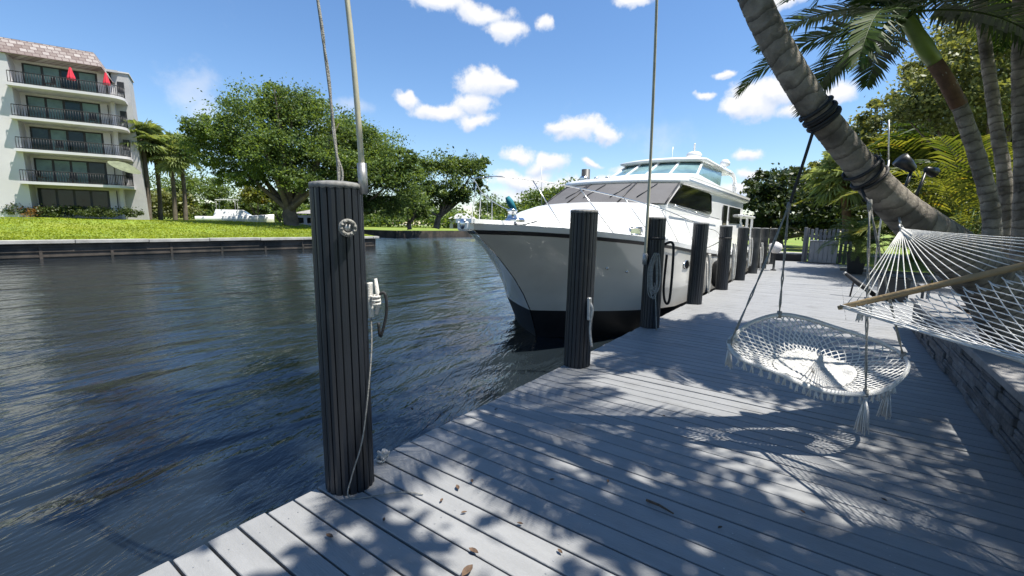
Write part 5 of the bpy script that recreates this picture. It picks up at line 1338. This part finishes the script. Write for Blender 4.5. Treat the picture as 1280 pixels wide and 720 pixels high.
tree('live_oak', 'fine leaved olive tree high at the right, behind the curving palm crown', 'tree', dep(1240, 300, 15),
     [plobe(1185, 115, 48, 34, 15), plobe(1245, 70, 56, 40, 15), plobe(1290, 120, 44, 50, 15), plobe(1150, 150, 30, 30, 16), plobe(1215, 150, 50, 34, 15), plobe(1235, 42, 60, 34, 16), plobe(1165, 88, 34, 26, 16), plobe(1280, 20, 50, 40, 16)], 23000, .14, 'leaf_olive', .18, 14, clump=.24)
areca('tall yellowish palm clump in the gap left of the curving palm trunk', 1172, 300, 23, 30, 6.4, 'leaf_yellow')
areca('olive palm clump right of the curving palm trunk', 1250, 300, 22, 30, 6.0, 'leaf_olive')
tree('bush', 'dense green bush low behind the hammock strings', 'bush', dep(1150, 312, 26), [plobe(1140, 285, 40, 24, 26), plobe(1195, 280, 40, 26, 26)], 5000, .19, 'leaf_mid', .1, 5, clump=.25)
c = dep(1058, 305, 24); top = dep(1052, 218, 24)
t = thing('sabal_palm', 'cabbage palm with brown trunk behind the grey pickets', 'palm', c)
mb = MB(); mb.tube(smooth_line([c, (c+top)/2+Vector((.1, 0, 0)), top], 4), .2, 8); mb.build('trunk', 'bark_red', t)
mb = MB()
for i in range(40): fanleaf(mb, top, i*2.39996, rng.uniform(-1.0, 1.2), rng.uniform(.6, 1.0), rng.uniform(.8, 1.1), 14)
mb.build('crown', 'leaf_sabal', t)
# ------------------------------------------------------------------ deck furniture and the far end
def pot_mesh(mb, c, w0, w1, h):
    c = Vector(c); rows = [[c+Vector((sx*w, sy*w, z)) for sx, sy in ((-1, -1), (1, -1), (1, 1), (-1, 1))] for w, z in ((w0*.9, 0), (w0, .01), (w1, h), (w1*1.06, h), (w1*1.06, h+.03), (w1*.9, h+.03), (w1*.88, h-.05))]
    mb.grid(rows, smooth=False, closed=True); mb.add(rows[-1], [(0, 1, 2, 3)])
pc = onz(1068, 342, .01)
t = thing('planter_pot', 'tapered black square pot holding a feathery palm at the deck edge', 'pot', pc); mb = MB(); pot_mesh(mb, pc, .21, .29, .72); mb.build('pot_body', 'black_plastic', t)
mb = MB(); mb.box(pc+Vector((0, 0, .68)), (.5, .5, .04)); mb.build('potting_soil', 'soil', t)
t = thing('pygmy_date_palm', 'bushy green pygmy palm growing in the tapered black pot', 'palm', pc+Vector((0, 0, .7)))
mb = MB()
for i in range(46): frond(mb, pc+Vector((rng.uniform(-.1, .1), rng.uniform(-.1, .1), .7+rng.uniform(0, .5))), i*2.39996, rng.uniform(.1, 1.45), rng.uniform(1.1, 1.7), rng.uniform(1.4, 2.2), 26, .30, .03, .3, .5, .010)
mb.build('fronds', 'leaf_mid', t)
mb = MB(); mb.tube([pc+Vector((0, 0, .6)), pc+Vector((.02, 0, 1.2))], [.09, .07], 8); mb.build('stem', 'bark', t)
qc = onz(1114, 375, .01)
t = thing('planter_pot', 'larger plain black cube planter standing on the deck behind the hammock bar', 'pot', qc); mb = MB(); pot_mesh(mb, qc, .24, .255, .46); mb.build('pot_body', 'black_plastic', t)
mb = MB(); mb.box(qc+Vector((0, 0, .43)), (.44, .44, .03)); mb.build('potting_soil', 'soil', t)
t = thing('folded_sunshade', 'black folded tube leaning against the cube planter', 'sunshade', qc+Vector((-.55, .6, 0)))
a, b = onz(1096, 364, .05), dep(1073, 342, onz(1096, 364).y*.815-onz(1096, 364).x*-.579*-1)
a = qc+Vector((-.30, -.05, .08)); b = a+Vector((-.55, .25, .42))
mb = MB(); mb.tube([a, a.lerp(b, .5), b], [.05, .06, .04], 8); mb.build('tube_body', 'black', t)
mb = MB(); mb.tube([b, b+(b-a)*.05], .035, 8); mb.build('end_cap', 'rope_white', t)
mb = MB(); mb.tube([a, (a.x+.1, a.y, .015)], .02, 6); mb.tube([b-(b-a)*.3, (b.x+.12, b.y-.2, .015)], .02, 6); mb.build('support_leg', 'black', t)
mb = MB(); mb.box((4.5, 20.98, .03), (8.4, .14, .16), bev=.01); tag(mb.build('bed_edging', 'kerb'), 'dark grey edging kerb between the deck and the bright lawn strip', 'edging')
# low sun loungers / slabs seen through the hammock
for i, (x, y, lab) in enumerate(((2.6, 13.2, 'grey sun lounger on the deck seen through the hammock net, nearer one'), (3.1, 16.2, 'grey sun lounger on the deck seen through the hammock net, farther one'))):
    t = thing('sun_lounger', lab, 'lounger', (x, y, 0), 'grey loungers behind the hammock'); mb = MB()
    for sx in (-.33, .33): mb.bar((x-.95, y+sx, .30), (x+.95, y+sx, .30), .05, .06)
    for k in range(9): mb.bar((x-.9+.12*k, y-.36, .335), (x-.9+.12*k, y+.36, .335), .09, .02)
    mb.build('frame', 'kerb', t)
    mb = MB()
    for k in range(6): mb.bar((x+.25+.105*k, y-.36, .36+.075*k), (x+.25+.105*k, y+.36, .36+.075*k), .10, .02)
    mb.build('backrest', 'kerb', t)
    for sx in (-.85, .85):
        for sy in (-.33, .33): mb = MB(); mb.bar((x+sx, y+sy, 0), (x+sx, y+sy, .3), .05, .05); mb.build('leg', 'kerb', t)
YB = 24.6
def PX(px, py, y=YB): return ony(px, py, y)
t = thing('storage_box', 'light grey resin storage box in front of the grey pickets', 'storage box', (PX(1028, 329).x, YB, 0))
x0, x1, zt = PX(1010, 330).x, PX(1045, 330).x, PX(1028, 302).z
mb = MB(); n = 6
for k in range(n):
    a = x0+(x1-x0)*k/n; mb.box((a+(x1-x0)/n/2, YB+.01, zt/2+.02), ((x1-x0)/n-.012, .03, zt-.06), bev=.006)
mb.box(((x0+x1)/2, YB+.36, zt/2+.01), (x1-x0-.02, .64, zt-.03)); mb.build('box_body', 'panel', t)
mb = MB(); mb.box(((x0+x1)/2, YB+.34, zt+.02), (x1-x0+.06, .76, .05), bev=.015); mb.build('box_lid', 'panel', t)
mb = MB(); mb.box(((x0+x1)/2+.2, YB-.02, zt-.12), (.12, .03, .05)); mb.build('latch', 'kerb', t)
t = thing('picket_fence', 'weathered grey picket fence across the end of the deck', 'fence', ((x0+x1)/2, YB+.9, 0))
xf0, xf1, zf = PX(1006, 330, 25.6).x, PX(1060, 330, 25.6).x, PX(1030, 286, 25.6).z; mb = MB(); k = 0; x = xf0
while x < xf1:
    mb.box((x, 25.6, zf/2+rng.uniform(-.03, .03)), (.12, .03, zf), bev=.005); x += .165
mb.box(((xf0+xf1)/2, 25.64, .4), (xf1-xf0, .04, .09)); mb.box(((xf0+xf1)/2, 25.64, zf-.35), (xf1-xf0, .04, .09)); mb.build('pickets', 'picket', t)
mb = MB(); mb.box((xf0-.1, 25.6, zf/2+.02), (.13, .13, zf+.08), bev=.01); mb.build('fence_post', 'picket', t)
mb = MB(); mb.box((xf1+.02, 25.0, zf*.46), (.05, 1.2, zf*.85)); mb.build('side_panel', 'kerb', t)
xl0, xl1 = PX(966, 326, 25.5).x, PX(1003, 326, 25.5).x
mb = MB(); mb.box(((xl0+xl1)/2, 25.75, .16), (xl1-xl0, .35, .36), bev=.01); tag(mb.build('low_wall', 'boot'), 'low dark wall closing the end of the dock beside the last piling', 'wall')
mb = MB(); mb.add([(-6, 33, .03), (40, 33, .03), (40, 35.5, .03), (-6, 35.5, .03)], [(0, 1, 2, 3)]); struct(mb.build('garden_path', 'concrete'))
# floodlights clamped to the leaning trunk
def flood(lab, px, py, D, aim, s=1.0):
    c = dep(px, py, D); t = thing('floodlight', lab, 'floodlight', c, 'black floodlights on the leaning trunk'); aim = Vector(aim).normalized()
    mb = MB(); mb.tube([c-aim*.02*s, c-aim*.005*s, c+aim*.05*s, c+aim*.13*s], [.022*s, .035*s, .05*s, .062*s], 12); mb.build('lamp_head', 'black_plastic', t)
    i = min(range(len(fine)), key=lambda k: (fine[k]-c).length)
    mb = MB(); tgt = fine[i]+(c-fine[i]).normalized()*.165; mb.tube([c, c.lerp(tgt, .5)+Vector((0, 0, -.02)), tgt], .011, 6); mb.build('bracket', 'black_plastic', t)
rt = Vector((math.cos(YAW), math.sin(YAW), 0)); fw = Vector((-math.sin(YAW), math.cos(YAW), 0))
flood('wide black floodlight cone on the leaning trunk, tilted up and left', 1140, 211, 3.30, -rt*.7+Vector((0, 0, .55))+fw*.1, .85)
flood('narrow black floodlight on the leaning trunk, pointing right', 1158, 212, 3.32, rt*.93+Vector((0, 0, -.22))+fw*.2, .6)
# post lamp pole behind
mb = MB(); mb.tube([dep(1111, 200, 12), dep(1111, 150, 12)], .02, 6); mb.tube([(dep(1111, 200, 12).x, dep(1111, 200, 12).y, 0), dep(1111, 200, 12)], .024, 6)
tag(mb.build('garden_pole', 'galv'), 'thin grey pole standing behind the leaning trunk', 'pole')
# fallen leaves and twigs on the deck
FLV = [(572, 610, .03), (590, 602, .022), (552, 626, .02), (580, 641, .02), (592, 690, .035), (584, 716, .05), (412, 671, .03), (690, 600, .02), (760, 602, .022), (1003, 640, .02), (515, 512, .03), (620, 512, .02), (830, 520, .018), (650, 655, .02), (700, 690, .022), (480, 650, .018), (900, 660, .02), (1105, 625, .02)]
for i, (px, py, s) in enumerate(FLV):
    s *= .8; c = onz(px, py, .008); a = rng.uniform(0, 6.28); u = Vector((math.cos(a), math.sin(a), 0)); v = Vector((-u.y, u.x, 0))
    mb = MB(); rows = [[c+u*s*x+v*s*.45*w*k+Vector((0, 0, .35*s*abs(k)*w+.25*s*x*x)) for k in (-1, 0, 1)] for x, w in ((-1, .05), (-.5, .8), (0, 1), (.5, .75), (1, .05))]
    mb.grid(rows); mb.grid([[p+Vector((0, 0, .0015)) for p in r] for r in rows])
    tag(mb.build('fallen_leaf', 'leaf_litter'), 'small dry brown leaf fallen on the grey deck boards', 'leaf', 'dry leaves scattered on the deck')
for i, (a, b, lab) in enumerate((((808, 625), (842, 642), 'short brown twig lying on the sunlit deck boards'),)):
    mb = MB(); p, q = onz(*a, .012), onz(*b, .012); mb.tube([p, p.lerp(q, .4)+Vector((.01, 0, .006)), q], [.008, .007, .004], 5); tag(mb.build('twig', 'leaf_litter'), lab, 'twig')
